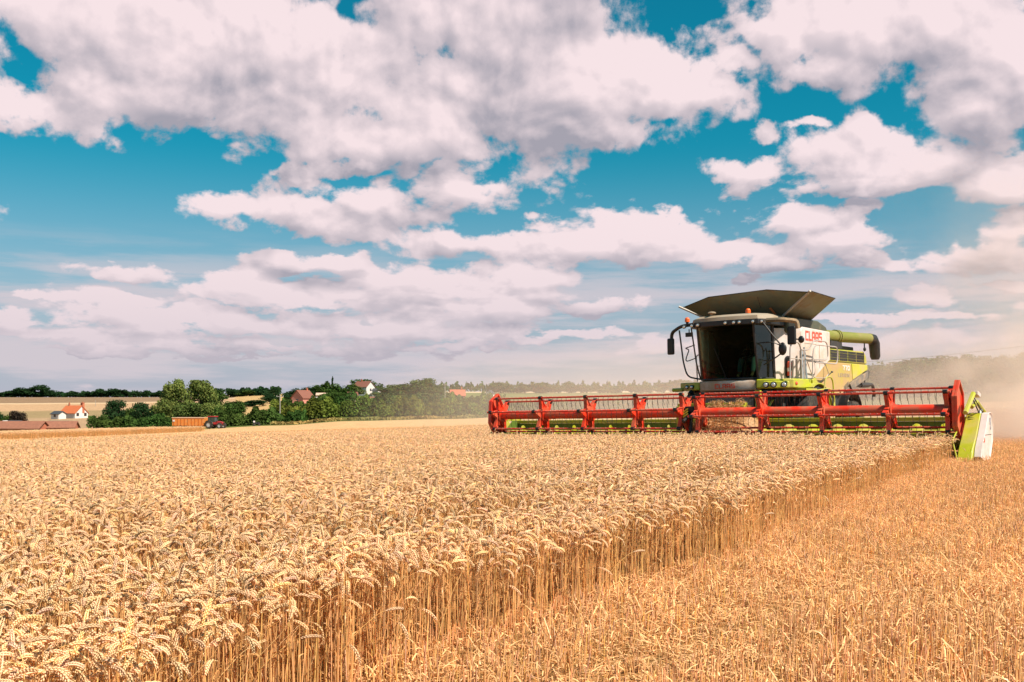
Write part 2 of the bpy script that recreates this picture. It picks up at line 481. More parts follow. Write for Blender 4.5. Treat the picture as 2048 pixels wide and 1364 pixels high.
# ------------------------------------------------------------------ crop: standing wheat and stubble
def plant_mat(name, col, trans=0.35, lo=0.72, hi=1.22):
    m = bpy.data.materials.new(name); m.use_nodes = True
    t = NT(m.node_tree)
    for n in list(t.n):
        if n.type != 'OUTPUT_MATERIAL': t.n.remove(n)
    out = [n for n in t.n if n.type == 'OUTPUT_MATERIAL'][0]
    a = t.node('ShaderNodeAttribute', attribute_name='tint').outputs['Color']
    inst = t.node('ShaderNodeObjectInfo').outputs['Random']
    k = t.ramp(inst, 0, 1, 0.92, 1.08, smooth=False)
    c = t.mix(1.0, t.mix(1.0, col, a, 'MULTIPLY'), t.comb(k, k, k), 'MULTIPLY')
    d = t.node('ShaderNodeBsdfDiffuse'); t.put(d.inputs[0], c)
    tr = t.node('ShaderNodeBsdfTranslucent'); t.put(tr.inputs[0], c)
    gl = t.node('ShaderNodeBsdfGlossy'); gl.inputs['Roughness'].default_value = 0.45; t.put(gl.inputs[0], (1.0, 0.93, 0.82))
    mx = t.node('ShaderNodeMixShader'); mx.inputs[0].default_value = trans
    t.l.new(d.outputs[0], mx.inputs[1]); t.l.new(tr.outputs[0], mx.inputs[2])
    m2 = t.node('ShaderNodeMixShader'); m2.inputs[0].default_value = 0.05
    t.l.new(mx.outputs[0], m2.inputs[1]); t.l.new(gl.outputs[0], m2.inputs[2])
    t.l.new(m2.outputs[0], out.inputs[0])
    return m
EAR = plant_mat('wheat_ear', (0.90, 0.60, 0.335), 0.2)
STEM = plant_mat('wheat_stem', (0.86, 0.50, 0.20), 0.25)
LEAF = plant_mat('dry_leaf', (0.70, 0.38, 0.15), 0.45)

STUB = plant_mat('stubble_straw', (0.76, 0.405, 0.155), 0.2)
LITTER = plant_mat('loose_straw', (0.84, 0.50, 0.23), 0.3)
def proto(name, V, F3, F4, mi3, mi4, tint, mats):
    me = bpy.data.meshes.new(name)
    nv = len(V); n3 = len(F3); n4 = len(F4)
    me.vertices.add(nv); me.vertices.foreach_set('co', V.astype(np.float32).ravel())
    loops = np.concatenate([F3.ravel(), F4.ravel()]).astype(np.int32)
    me.loops.add(len(loops)); me.loops.foreach_set('vertex_index', loops)
    me.polygons.add(n3 + n4)
    st = np.concatenate([np.arange(n3) * 3, n3 * 3 + np.arange(n4) * 4]).astype(np.int32)
    me.polygons.foreach_set('loop_start', st)
    me.polygons.foreach_set('material_index', np.concatenate([mi3, mi4]).astype(np.int32))
    me.update(calc_edges=True)
    ca = me.color_attributes.new('tint', 'FLOAT_COLOR', 'POINT')
    ca.data.foreach_set('color', np.concatenate([tint, np.ones((nv, 1))], 1).astype(np.float32).ravel())
    for m in mats: me.materials.append(m)
    me.validate()
    return bpy.data.objects.new(name, me)

class Bag:
    def __init__(s): s.V = []; s.F3 = []; s.F4 = []; s.M3 = []; s.M4 = []; s.T = []; s.n = 0
    def add(s, V, F, mi, tint):
        V = V.reshape(-1, 3); F = F.reshape(-1, F.shape[-1])
        s.V.append(V); s.T.append(tint.reshape(-1, 3))
        (s.F3 if F.shape[1] == 3 else s.F4).append(F + s.n)
        (s.M3 if F.shape[1] == 3 else s.M4).append(np.full(len(F), mi))
        s.n += len(V)
    def out(s, name, mats=None):
        c = lambda L, w: np.concatenate(L) if L else np.zeros((0, w), int)
        return proto(name, np.concatenate(s.V), c(s.F3, 3), c(s.F4, 4), np.concatenate(s.M3) if s.M3 else np.zeros(0), np.concatenate(s.M4) if s.M4 else np.zeros(0), np.concatenate(s.T), mats or (EAR, STEM, LEAF))

def tubes(bag, P, A, B, rad, mi, tint, ns=3):
    """P,A,B: (N,K,3); rad (N,K)"""
    N, K, _ = P.shape
    t = np.arange(ns) * 2 * np.pi / ns
    V = P[:, :, None, :] + rad[:, :, None, None] * (A[:, :, None, :] * np.cos(t)[None, None, :, None] + B[:, :, None, :] * np.sin(t)[None, None, :, None])
    base = (np.arange(N) * K * ns)[:, None, None]
    k = np.arange(K - 1)[None, :, None] * ns; j = np.arange(ns)[None, None, :]; j2 = (j + 1) % ns
    F = np.stack([base + k + j, base + k + j2, base + k + ns + j2, base + k + ns + j], -1)
    bag.add(V, F, mi, np.repeat(tint[:, None, :], K * ns, 1))

def wheat_proto(name, n, size, rg, hmul=1.0):
    bag = Bag()
    x = rg.uniform(-size / 2, size / 2, n); y = rg.uniform(-size / 2, size / 2, n)
    phi = rg.normal(R(-5), 1.25, n)
    flat = rg.random(n) < 0.25; phi[flat] = rg.uniform(0, 2 * np.pi, flat.sum())
    hs = rg.normal(0.500, 0.042, n) * hmul; hs = np.clip(hs, 0.36, 0.60)
    short = rg.random(n) < 0.12; hs[short] *= rg.uniform(0.7, 0.92, short.sum())
    th0 = np.abs(rg.normal(0, R(6), n))
    the = rg.triangular(R(60), R(140), R(185), n)
    up = rg.random(n) < 0.07; the[up] = rg.uniform(R(5), R(40), up.sum())
    ear = rg.normal(0.078, 0.014, n).clip(0.045, 0.11)
    neck = rg.uniform(0.05, 0.10, n)
    brk = rg.random(n) < 0.03; th0[brk] = rg.uniform(R(25), R(60), brk.sum())
    KS, KN, KE = 5, 4, 7
    seg = np.concatenate([np.repeat((hs / KS)[:, None], KS, 1), np.repeat((neck / KN)[:, None], KN, 1), np.repeat((ear / KE)[:, None], KE, 1)], 1)
    K = KS + KN + KE
    frac = np.concatenate([np.zeros(KS), np.linspace(0.06, 0.48, KN), np.linspace(0.56, 1.0, KE)])
    thk = th0[:, None] * np.concatenate([np.linspace(0.3, 1, KS), np.ones(KN + KE)])[None] + (the - th0)[:, None] * frac[None]
    dirx, diry = np.cos(phi), np.sin(phi)
    Tn = np.stack([np.sin(thk) * dirx[:, None], np.sin(thk) * diry[:, None], np.cos(thk)], -1)
    wob = rg.normal(0, 0.02, (n, K, 3)); wob[:, :, 2] = 0
    Tn = Tn + wob
    P = np.zeros((n, K + 1, 3)); P[:, 0, 0] = x; P[:, 0, 1] = y
    P[:, 1:] = P[:, :1] + np.cumsum(Tn * seg[:, :, None], 1)
    Tn = np.concatenate([Tn, Tn[:, -1:]], 1)
    A = np.stack([-diry, dirx, np.zeros(n)], -1)[:, None, :].repeat(K + 1, 1)
    B = np.cross(Tn, A)
    g = rg.normal(0.95, 0.20, (n, 1)).clip(0.5, 1.4)
    tintS = np.concatenate([g, g * rg.normal(1.0, 0.04, (n, 1)), g * rg.normal(1.0, 0.09, (n, 1))], 1)
    rad = np.full((n, K + 1), 0.0021); rad[:, :3] = 0.0026; rad[:, KS + 1:] = 0.0013
    e0 = KS + KN
    tubes(bag, P[:, :e0 + 1], A[:, :e0 + 1], B[:, :e0 + 1], rad[:, :e0 + 1], 1, tintS)
    # ears: rows of spikelets
    g2 = rg.normal(0.98, 0.15, (n, 1)).clip(0.6, 1.25)
    tintE = np.concatenate([g2, g2 * rg.normal(1.0, 0.03, (n, 1)), g2 * rg.normal(1.0, 0.08, (n, 1))], 1)
    for i in range(KE + 1):
        wdt = [0.75, 1.0, 1.08, 1.1, 1.05, 0.95, 0.8, 0.55][i]
        for s_, (ca, cb) in enumerate(((1, 0), (-1, 0), (0, 1), (0, -1))):
            if i == KE and s_ > 1: continue
            O = A[:, e0 + i] * ca + B[:, e0 + i] * cb
            T_ = Tn[:, e0 + i]
            d = T_ * 0.88 + O * (0.46 if s_ < 2 else 0.30)
            d /= np.linalg.norm(d, axis=1, keepdims=True)
            c0 = P[:, e0 + i] + T_ * (0.006 if s_ > 1 else 0.0) + O * 0.0012
            L = 0.0165 * wdt
            mid = c0 + d * (L * 0.45)[..., None] if np.ndim(L) else c0 + d * L * 0.45
            tip = c0 + d * L * rg.uniform(1.0, 1.35, (n, 1))
            S = np.cross(d, O); S /= np.maximum(np.linalg.norm(S, axis=1, keepdims=True), 1e-6)
            Q = np.cross(d, S)
            w = 0.0041 * wdt
            V = np.stack([c0, mid + S * w, mid + Q * w * 0.8, mid - S * w, mid - Q * w * 0.8, tip], 1)
            base = (np.arange(n) * 6)[:, None, None]
            f = np.array([[0, 2, 1], [0, 3, 2], [0, 4, 3], [0, 1, 4], [5, 1, 2], [5, 2, 3], [5, 3, 4], [5, 4, 1]])[None]
            tt = tintE[:, None, :] * np.array([0.82, 1, 1, 1, 1, 1.06])[None, :, None]
            bag.add(V, base + f, 0, tt)
    # dry leaves
    nl = int(n * 0.9)
    pick = rg.integers(0, n, nl)
    hfr = rg.uniform(0.3, 0.95, nl)
    kk = np.clip((hfr * KS).astype(int), 0, KS - 1)
    S0 = P[pick, kk] + (P[pick, kk + 1] - P[pick, kk]) * rg.random((nl, 1))
    la = rg.uniform(0, 2 * np.pi, nl)
    L = rg.uniform(0.07, 0.17, nl); a0 = rg.uniform(R(15), R(60), nl); a1 = rg.uniform(R(100), R(185), nl)
    pts = [S0]
    for i in range(4):
        th = a0 + (a1 - a0) * (i / 3.0) ** 1.3
        pts.append(pts[-1] + (np.stack([np.sin(th) * np.cos(la), np.sin(th) * np.sin(la), np.cos(th)], -1)) * (L / 4)[:, None])
        la = la + rg.normal(0, 0.25, nl)
    Pp = np.stack(pts, 1)
    side = np.stack([-np.sin(la), np.cos(la), rg.normal(0, 0.5, nl)], -1); side /= np.linalg.norm(side, axis=1, keepdims=True)
    wv = np.array([0.0022, 0.0036, 0.0034, 0.0024, 0.0004])[None, :, None]
    V = np.stack([Pp - side[:, None] * wv, Pp + side[:, None] * wv], 2)
    base = (np.arange(nl) * 10)[:, None, None]; k = np.arange(4)[None, :]
    F = np.stack([base[:, :, 0] + 2 * k, base[:, :, 0] + 2 * k + 1, base[:, :, 0] + 2 * k + 3, base[:, :, 0] + 2 * k + 2], -1)
    gl = rg.normal(0.95, 0.18, (nl, 1)).clip(0.5, 1.3)
    bag.add(V, F, 2, np.repeat(np.concatenate([gl, gl, gl * 0.95], 1)[:, None], 10, 1))
    return bag.out(name)

def stubble_proto(name, n, size, rg, litter=70):
    bag = Bag()
    rows = 4
    x = (rg.integers(0, rows, n) + 0.5) / rows * size - size / 2 + rg.normal(0, 0.022, n)
    y = rg.uniform(-size / 2, size / 2, n)
    h = rg.normal(0.145, 0.030, n).clip(0.05, 0.23)
    lean = np.abs(rg.normal(0, R(9), n)); lo = rg.random(n) < 0.12; lean[lo] = rg.uniform(R(20), R(75), lo.sum())
    a = rg.uniform(0, 2 * np.pi, n)
    d = np.stack([np.sin(lean) * np.cos(a), np.sin(lean) * np.sin(a), np.cos(lean)], -1)
    P = np.zeros((n, 2, 3)); P[:, 0, 0] = x; P[:, 0, 1] = y; P[:, 1] = P[:, 0] + d * h[:, None]
    A = np.stack([-np.sin(a), np.cos(a), np.zeros(n)], -1); B = np.cross(d, A)
    g = rg.normal(1.12, 0.20, (n, 1)).clip(0.6, 1.6)
    tint = np.concatenate([g, g * rg.normal(1.06, 0.05, (n, 1)), g * rg.normal(1.25, 0.2, (n, 1))], 1)
    rad = np.repeat(rg.uniform(0.0022, 0.0036, (n, 1)), 2, 1)
    tubes(bag, P, A[:, None].repeat(2, 1), B[:, None].repeat(2, 1), rad, 1, tint)
    # torn leaf sheaths on the stubs
    nl = n // 2
    pk = rg.integers(0, n, nl); la = rg.uniform(0, 2 * np.pi, nl)
    S0 = P[pk, 0] + (P[pk, 1] - P[pk, 0]) * rg.uniform(0.2, 0.9, (nl, 1))
    L = rg.uniform(0.03, 0.09, nl)
    pts = [S0]; th = rg.uniform(R(20), R(80), nl)
    for i in range(3):
        pts.append(pts[-1] + np.stack([np.sin(th) * np.cos(la), np.sin(th) * np.sin(la), np.cos(th)], -1) * (L / 3)[:, None]); th = th + rg.uniform(R(10), R(45), nl)
    def ribbons(pts, side, w, tint):
        Pp = np.stack(pts, 1); K = Pp.shape[1]; N = len(Pp)
        V = np.stack([Pp - side[:, None] * w, Pp + side[:, None] * w], 2)
        base = (np.arange(N) * 2 * K)[:, None]; k = np.arange(K - 1)[None]
        F = np.stack([base + 2 * k, base + 2 * k + 1, base + 2 * k + 3, base + 2 * k + 2], -1)
        bag.add(V, F, 2, np.repeat(tint[:, None], 2 * K, 1))
    side = np.stack([-np.sin(la), np.cos(la), rg.normal(0, 0.6, nl)], -1); side /= np.linalg.norm(side, axis=1, keepdims=True)
    gl = rg.normal(1.0, 0.2, (nl, 1)).clip(0.5, 1.5)
    ribbons(pts, side, 0.0032, np.concatenate([gl, gl, gl], 1))
    # loose straw and chaff
    nl = litter
    c = np.stack([rg.uniform(-size / 2, size / 2, nl), rg.uniform(-size / 2, size / 2, nl), rg.uniform(0.01, 0.15, nl)], -1)
    la = rg.uniform(0, 2 * np.pi, nl); L = rg.uniform(0.03, 0.16, nl); el = rg.normal(0, R(16), nl)
    dv = np.stack([np.cos(la) * np.cos(el), np.sin(la) * np.cos(el), np.sin(el)], -1)
    side = np.stack([-np.sin(la), np.cos(la), np.zeros(nl)], -1)
    sag = np.array([0, 0, 1.0])
    pts = [c - dv * (L / 2)[:, None], c + sag * 0.006, c + dv * (L / 2)[:, None]]
    gl = rg.normal(1.12, 0.22, (nl, 1)).clip(0.6, 1.7)
    ribbons(pts, side, 0.0032, np.concatenate([gl, gl * 1.02, gl * 1.05], 1))
    nl = 130 + litter * 2
    c = np.stack([rg.uniform(-size / 2, size / 2, nl), rg.uniform(-size / 2, size / 2, nl), rg.uniform(0.004, 0.05, nl)], -1)
    la = rg.uniform(0, 2 * np.pi, nl); L = rg.uniform(0.012, 0.04, nl); el = rg.normal(0, R(30), nl)
    dv = np.stack([np.cos(la) * np.cos(el), np.sin(la) * np.cos(el), np.sin(el)], -1)
    side = np.stack([-np.sin(la), np.cos(la), np.zeros(nl)], -1)
    gl = rg.normal(1.0, 0.25, (nl, 1)).clip(0.5, 1.7)
    ribbons([c - dv * (L / 2)[:, None], c + dv * (L / 2)[:, None]], side, 0.004, np.concatenate([gl, gl, gl], 1))
    return bag.out(name, (EAR, STUB, LITTER))

def scatter(name, pts, protos, rz, scl, vi, label, cat):
    pc = bpy.data.collections.new(name + '_kinds')
    for o in protos: pc.objects.link(o)
    me = bpy.data.meshes.new(name)
    n = len(pts)
    me.vertices.add(n); me.vertices.foreach_set('co', np.asarray(pts, np.float32).ravel())
    def at_(nm, ty, key, data):
        a = me.attributes.new(nm, ty, 'POINT'); a.data.foreach_set(key, data)
    at_('vi', 'INT', 'value', np.asarray(vi, np.int32))
    at_('rot', 'FLOAT_VECTOR', 'vector', np.asarray(rz, np.float32).ravel())
    at_('sc', 'FLOAT_VECTOR', 'vector', np.asarray(scl, np.float32).ravel())
    o = bpy.data.objects.new(name, me); COL.objects.link(o)
    g = bpy.data.node_groups.new(name + '_scatter', 'GeometryNodeTree')
    g.interface.new_socket('Geometry', in_out='INPUT', socket_type='NodeSocketGeometry')
    g.interface.new_socket('Geometry', in_out='OUTPUT', socket_type='NodeSocketGeometry')
    t = NT(g)
    gi = t.node('NodeGroupInput'); go = t.node('NodeGroupOutput')
    ci = t.node('GeometryNodeCollectionInfo'); ci.inputs['Collection'].default_value = pc
    ci.inputs['Separate Children'].default_value = True; ci.inputs['Reset Children'].default_value = True
    ip = t.node('GeometryNodeInstanceOnPoints')
    t.l.new(gi.outputs[0], ip.inputs['Points']); t.l.new(ci.outputs[0], ip.inputs['Instance'])
    ip.inputs['Pick Instance'].default_value = True
    def na(nm, ty):
        nd = t.node('GeometryNodeInputNamedAttribute', data_type=ty); nd.inputs[0].default_value = nm
        return nd.outputs[0]
    t.l.new(na('vi', 'INT'), ip.inputs['Instance Index'])
    t.l.new(na('rot', 'FLOAT_VECTOR'), ip.inputs['Rotation'])
    t.l.new(na('sc', 'FLOAT_VECTOR'), ip.inputs['Scale'])
    t.l.new(ip.outputs[0], go.inputs[0])
    md = o.modifiers.new('scatter', 'NODES'); md.node_group = g
    return tag(o, label, cat, kind='stuff')

def in_view(X, Y, m=1.5, far=1e9):
    return (Y > -0.5) & (np.abs(X) < 0.62 * Y + m + 2.0) & (Y < far)

HDR_Q = -0.10
def build_crop():
    rg = np.random.default_rng(5)
    S = 0.5
    nW = 9
    wp = [wheat_proto('wheat_patch', 100, 0.54, rg, 1.0) for _ in range(nW)]
    ROWROT = -R(37.5)     # patch x axis lies across the rows
    pts = []; near = []
    ps = np.concatenate([np.arange(-5.2, -1.05, S), [-0.20, 0.28], np.arange(1.17, 25.6, S)])
    qs = np.arange(-34, 190, S)
    PP, QQ = np.meshgrid(ps, qs); PP = PP.ravel(); QQ = QQ.ravel()
    PP = PP + rg.normal(0, 0.02, len(PP)); QQ = QQ + rg.uniform(-0.05, 0.05, len(PP))
    X, Y = xy(PP, QQ)
    wav = 0.10 * np.sin(QQ * 0.9) + 0.07 * np.sin(QQ * 2.3 + 1)
    keep = in_view(X, Y) & (PP - 0.25 > edge_p(QQ) + wav * 0.6) & ((PP > 13.35) | (QQ < HDR_Q - 0.25))
    # a row snapped to the cut edge so that it stays unbroken
    qe = np.arange(-34, -0.3, 0.42); pe = edge_p(qe) + 0.27 + 0.05 * np.sin(qe * 2.1)
    Xe, Ye = xy(pe, qe); ke = in_view(Xe, Ye)
    P2 = np.concatenate([PP[keep], pe[ke]]); Q2 = np.concatenate([QQ[keep], qe[ke]])
    # second strip of wheat far left
    xs, ys = np.meshgrid(np.arange(-60, -44, 0.75), np.arange(70, 143, 0.75)); xs = xs.ravel(); ys = ys.ravel()
    p3, q3 = pq(xs, ys)
    P2 = np.concatenate([P2, p3]); Q2 = np.concatenate([Q2, q3])
    X, Y = xy(P2, Q2); Z = zfun(X, Y)
    n = len(X)
    rz = np.zeros((n, 3)); rz[:, 2] = ROWROT + rg.normal(0, R(5), n)
    big = np.where(P2 > 60, 1.55, 1.0)
    hgt = 1.0 + 0.05 * np.sin(P2 * 0.7 + 1.3) * np.sin(Q2 * 0.31) + 0.04 * np.sin(P2 * 2.1 + Q2 * 1.3) + rg.normal(0, 0.02, n)
    scl = np.stack([big, big, np.where(P2 > 60, 1.15, hgt)], 1)
    scatter('standing_wheat', np.stack([X, Y, Z], 1), wp, rz, scl, rg.integers(0, nW, n), 'ripe golden wheat standing uncut in front of the combine, ears drooping', 'wheat')
    print('wheat patches', n)
    # stubble to the right of the cut and behind the header
    nS = 8
    sp = [stubble_proto('stubble_patch', [118, 130, 105, 125, 90, 120, 110, 70][i], 0.52, rg, [50, 40, 90, 50, 170, 60, 80, 280][i]) for i in range(nS)]
    ps = np.arange(-70, 13.4, S); qs = np.arange(-34, 75, S)
    PP, QQ = np.meshgrid(ps, qs); PP = PP.ravel(); QQ = QQ.ravel()
    X, Y = xy(PP, QQ)
    keep = in_view(X, Y, 1.0, 75) & ((PP - 0.12 < edge_p(QQ)) | ((QQ > 0.6) & (PP < 13.4)))
    PP, QQ = PP[keep], QQ[keep]
    # thin stubble beyond the strip on the left
    p4, q4 = np.meshgrid(np.arange(26, 75, 0.7), np.arange(-45, 90, 0.7)); p4 = p4.ravel(); q4 = q4.ravel()
    X4, Y4 = xy(p4, q4); k4 = in_view(X4, Y4, 1.0, 110) & (X4 > -43.5)
    PP = np.concatenate([PP, p4[k4]]); QQ = np.concatenate([QQ, q4[k4]])
    X, Y = xy(PP, QQ); Z = zfun(X, Y); n = len(X)
    rz = np.zeros((n, 3)); rz[:, 2] = ROWROT + rg.normal(0, R(3), n)
    hgt = 1.0 + 0.18 * np.sin(PP * 1.1 + 0.4 * np.sin(QQ * 0.3)) + rg.normal(0, 0.06, n)
    # wheel tracks press the stubble down
    for c in (-2.9, -5.0, -9.6, -11.7, -17.0, -19.2):
        hgt *= 1 - 0.5 * np.exp(-((PP - c) / 0.32) ** 2)
    scl = np.stack([np.where(PP > 20, 1.35, 1.0)] * 2 + [hgt.clip(0.3, 1.6)], 1)
    # straw lies thicker in loose swathes
    sw = np.sin(PP * 0.9 + 0.8 * np.sin(QQ * 0.5)) + 0.7 * np.sin(QQ * 1.3 + PP * 0.6) + rg.normal(0, .8, n)
    order = np.array([1, 3, 0, 5, 6, 2, 4, 7])
    vi = order[np.clip(((sw + 2.2) / 4.6 * 8).astype(int), 0, 7)]
    scatter('wheat_stubble', np.stack([X, Y, Z], 1), sp, rz, scl, vi, 'short cut stubble and loose straw left behind the combine', 'stubble')
    print('stubble patches', n)
build_crop()
# ------------------------------------------------------------------ paints
LIME = mat('lime_paint', (0.40, 0.42, 0.015), 0.38, dirt=(.42, .33, .12), dirt_amt=0.5, coat=0.2)
LIMED = mat('dusty_lime_paint', (0.42, 0.38, 0.03), 0.5, dirt=(0.44, 0.29, 0.13), dirt_amt=0.85, dirt_scale=0.7)
WHITE = mat('white_paint', (0.66, 0.575, 0.55), 0.45, dirt=(0.50, 0.38, 0.29), dirt_amt=0.55, dirt_scale=1.1, coat=0.2)
RED = mat('red_paint', (0.74, 0.038, 0.010), 0.40, dirt=(0.40, 0.13, 0.06), dirt_amt=0.5, dirt_scale=2.5, coat=0.2, bump=0.05)
REDD = mat('worn_red_paint', (0.58, 0.03, 0.015), 0.5, dirt=(0.45, 0.16, 0.09), dirt_amt=0.5, dirt_scale=3.0)
BLACK = mat('black_plastic', (0.012, 0.012, 0.013), 0.45, dirt=(0.20, 0.14, 0.09), dirt_amt=0.2, dirt_scale=2)
DARK = mat('dark_steel', (0.03, 0.03, 0.03), 0.55, dirt=(0.25, 0.16, 0.09), dirt_amt=0.3)
RUBBER = mat('tyre_rubber', (0.020, 0.019, 0.018), 0.85, dirt=(0.16, 0.11, 0.07), dirt_amt=0.35, dirt_scale=3)
GALV = mat('galvanised_steel', (0.145, 0.15, 0.105), 0.42, 0.4, dirt=(0.26, 0.15, 0.06), dirt_amt=0.32, dirt_scale=1.6, var=0.16, vscale=3)
STEEL = mat('bare_steel', (0.6, 0.58, 0.55), 0.35, 0.8)
GREYP = mat('grey_painted_rail', (0.40, 0.36, 0.33), 0.4, dirt=DUST, dirt_amt=0.2)
AMBER = mat('amber_lens', (0.75, 0.13, 0.02), 0.2)
LENS = mat('lamp_lens', (0.75, 0.75, 0.72), 0.08, 0.6)
GREYD = mat('grey_dusty_plastic', (0.13, 0.105, 0.07), 0.7, dirt=DUST, dirt_amt=0.5)
YELLOW = mat('yellow_paint', (0.8, 0.55, 0.03), 0.4)
DECAL = mat('red_decal', (0.74, 0.08, 0.04), 0.45)
DECALF = mat('faded_grey_decal', (0.36, 0.27, 0.20), 0.7)
DECALW = mat('white_decal', (0.80, 0.72, 0.68), 0.6)
DECALB = mat('blue_grey_decal', (0.30, 0.34, 0.42), 0.6)
def glass_mat(name, tint, mixf):
    m = bpy.data.materials.new(name); m.use_nodes = True
    t = NT(m.node_tree)
    for n in list(t.n):
        if n.type != 'OUTPUT_MATERIAL': t.n.remove(n)
    out = t.n[0]
    tr = t.node('ShaderNodeBsdfTransparent'); t.put(tr.inputs[0], tint)
    gl = t.node('ShaderNodeBsdfGlossy'); gl.inputs['Roughness'].default_value = 0.04; t.put(gl.inputs[0], (0.8, 0.9, 0.85))
    fr = t.node('ShaderNodeFresnel'); fr.inputs[0].default_value = 1.45
    mx = t.node('ShaderNodeMixShader'); t.l.new(t.m('MULTIPLY', fr.outputs[0], mixf), mx.inputs[0])
    t.l.new(tr.outputs[0], mx.inputs[1]); t.l.new(gl.outputs[0], mx.inputs[2]); t.l.new(mx.outputs[0], out.inputs[0])
    return m
GLASS = glass_mat('tinted_cab_glass', (0.12, 0.21, 0.165), 0.12)
GLASS2 = glass_mat('side_cab_glass', (0.16, 0.21, 0.13), 0.10)

# block lettering made of bars on a 2-D grid, mapped to the panel by fn(u, v)
def letter_bars(ch):
    w = 0.2
    L = {
        'C': [(0, 0, w, 1), (0, 0, .78, w), (0, 1 - w, .78, 1)],
        'L': [(0, 0, w, 1), (0, 0, .70, w)],
        'A': [(0, 0, w, .9), (.6, 0, .8, .9), (.08, 1 - w, .72, 1), (0, .34, .8, .34 + w * .8)],
        'S': [(0, 0, .78, w), (.58, 0, .78, .5), (0, .42, .78, .42 + w * .9), (0, .45, w, 1), (0, 1 - w, .78, 1)],
        'E': [(0, 0, w, 1), (0, 0, .7, w), (0, .42, .62, .42 + w * .8), (0, 1 - w, .7, 1)],
        'X': [(0, 0, w, .36), (.55, 0, .75, .36), (.12, .30, .63, .68), (0, .62, w, 1), (.55, .62, .75, 1)],
        'I': [(0, 0, w, 1)],
        'O': [(0, 0, w, 1), (.58, 0, .78, 1), (0, 0, .78, w), (0, 1 - w, .78, 1)],
        'N': [(0, 0, w, 1), (.58, 0, .78, 1), (.14, .55, .40, .95), (.36, .1, .62, .5)],
        '7': [(0, 1 - w, .74, 1), (.54, .45, .74, 1), (.34, 0, .54, .5)],
        '0': [(0, 0, w, 1), (.58, 0, .78, 1), (0, 0, .78, w), (0, 1 - w, .78, 1)],
    }[ch]
    return L, max(b[2] for b in L)
def lettering(name, text, fn, mat_, parent, asp=1.0, slant=0.0, gap=0.16):
    """fn maps (u along the word 0..1, v up 0..1, d outwards in metres) to a point"""
    total = sum(letter_bars(c)[1] + gap for c in text) - gap
    mb = MB(); x = 0
    for c in text:
        bars, w = letter_bars(c)
        for bi, (a, b, cc, d) in enumerate(bars):
            q = [(a, b), (cc, b), (cc, d), (a, d)]
            vs = [fn((x + u + slant * v) / total, v, 0.003) for u, v in q] + [fn((x + u + slant * v) / total, v, 0.006 + bi * 0.0005) for u, v in q]
            mb.add(vs, [(3, 2, 1, 0), (4, 5, 6, 7), (0, 1, 5, 4), (1, 2, 6, 5), (2, 3, 7, 6), (3, 0, 4, 7)])
        x += w + gap
    return mb.build(name, mat_, parent)

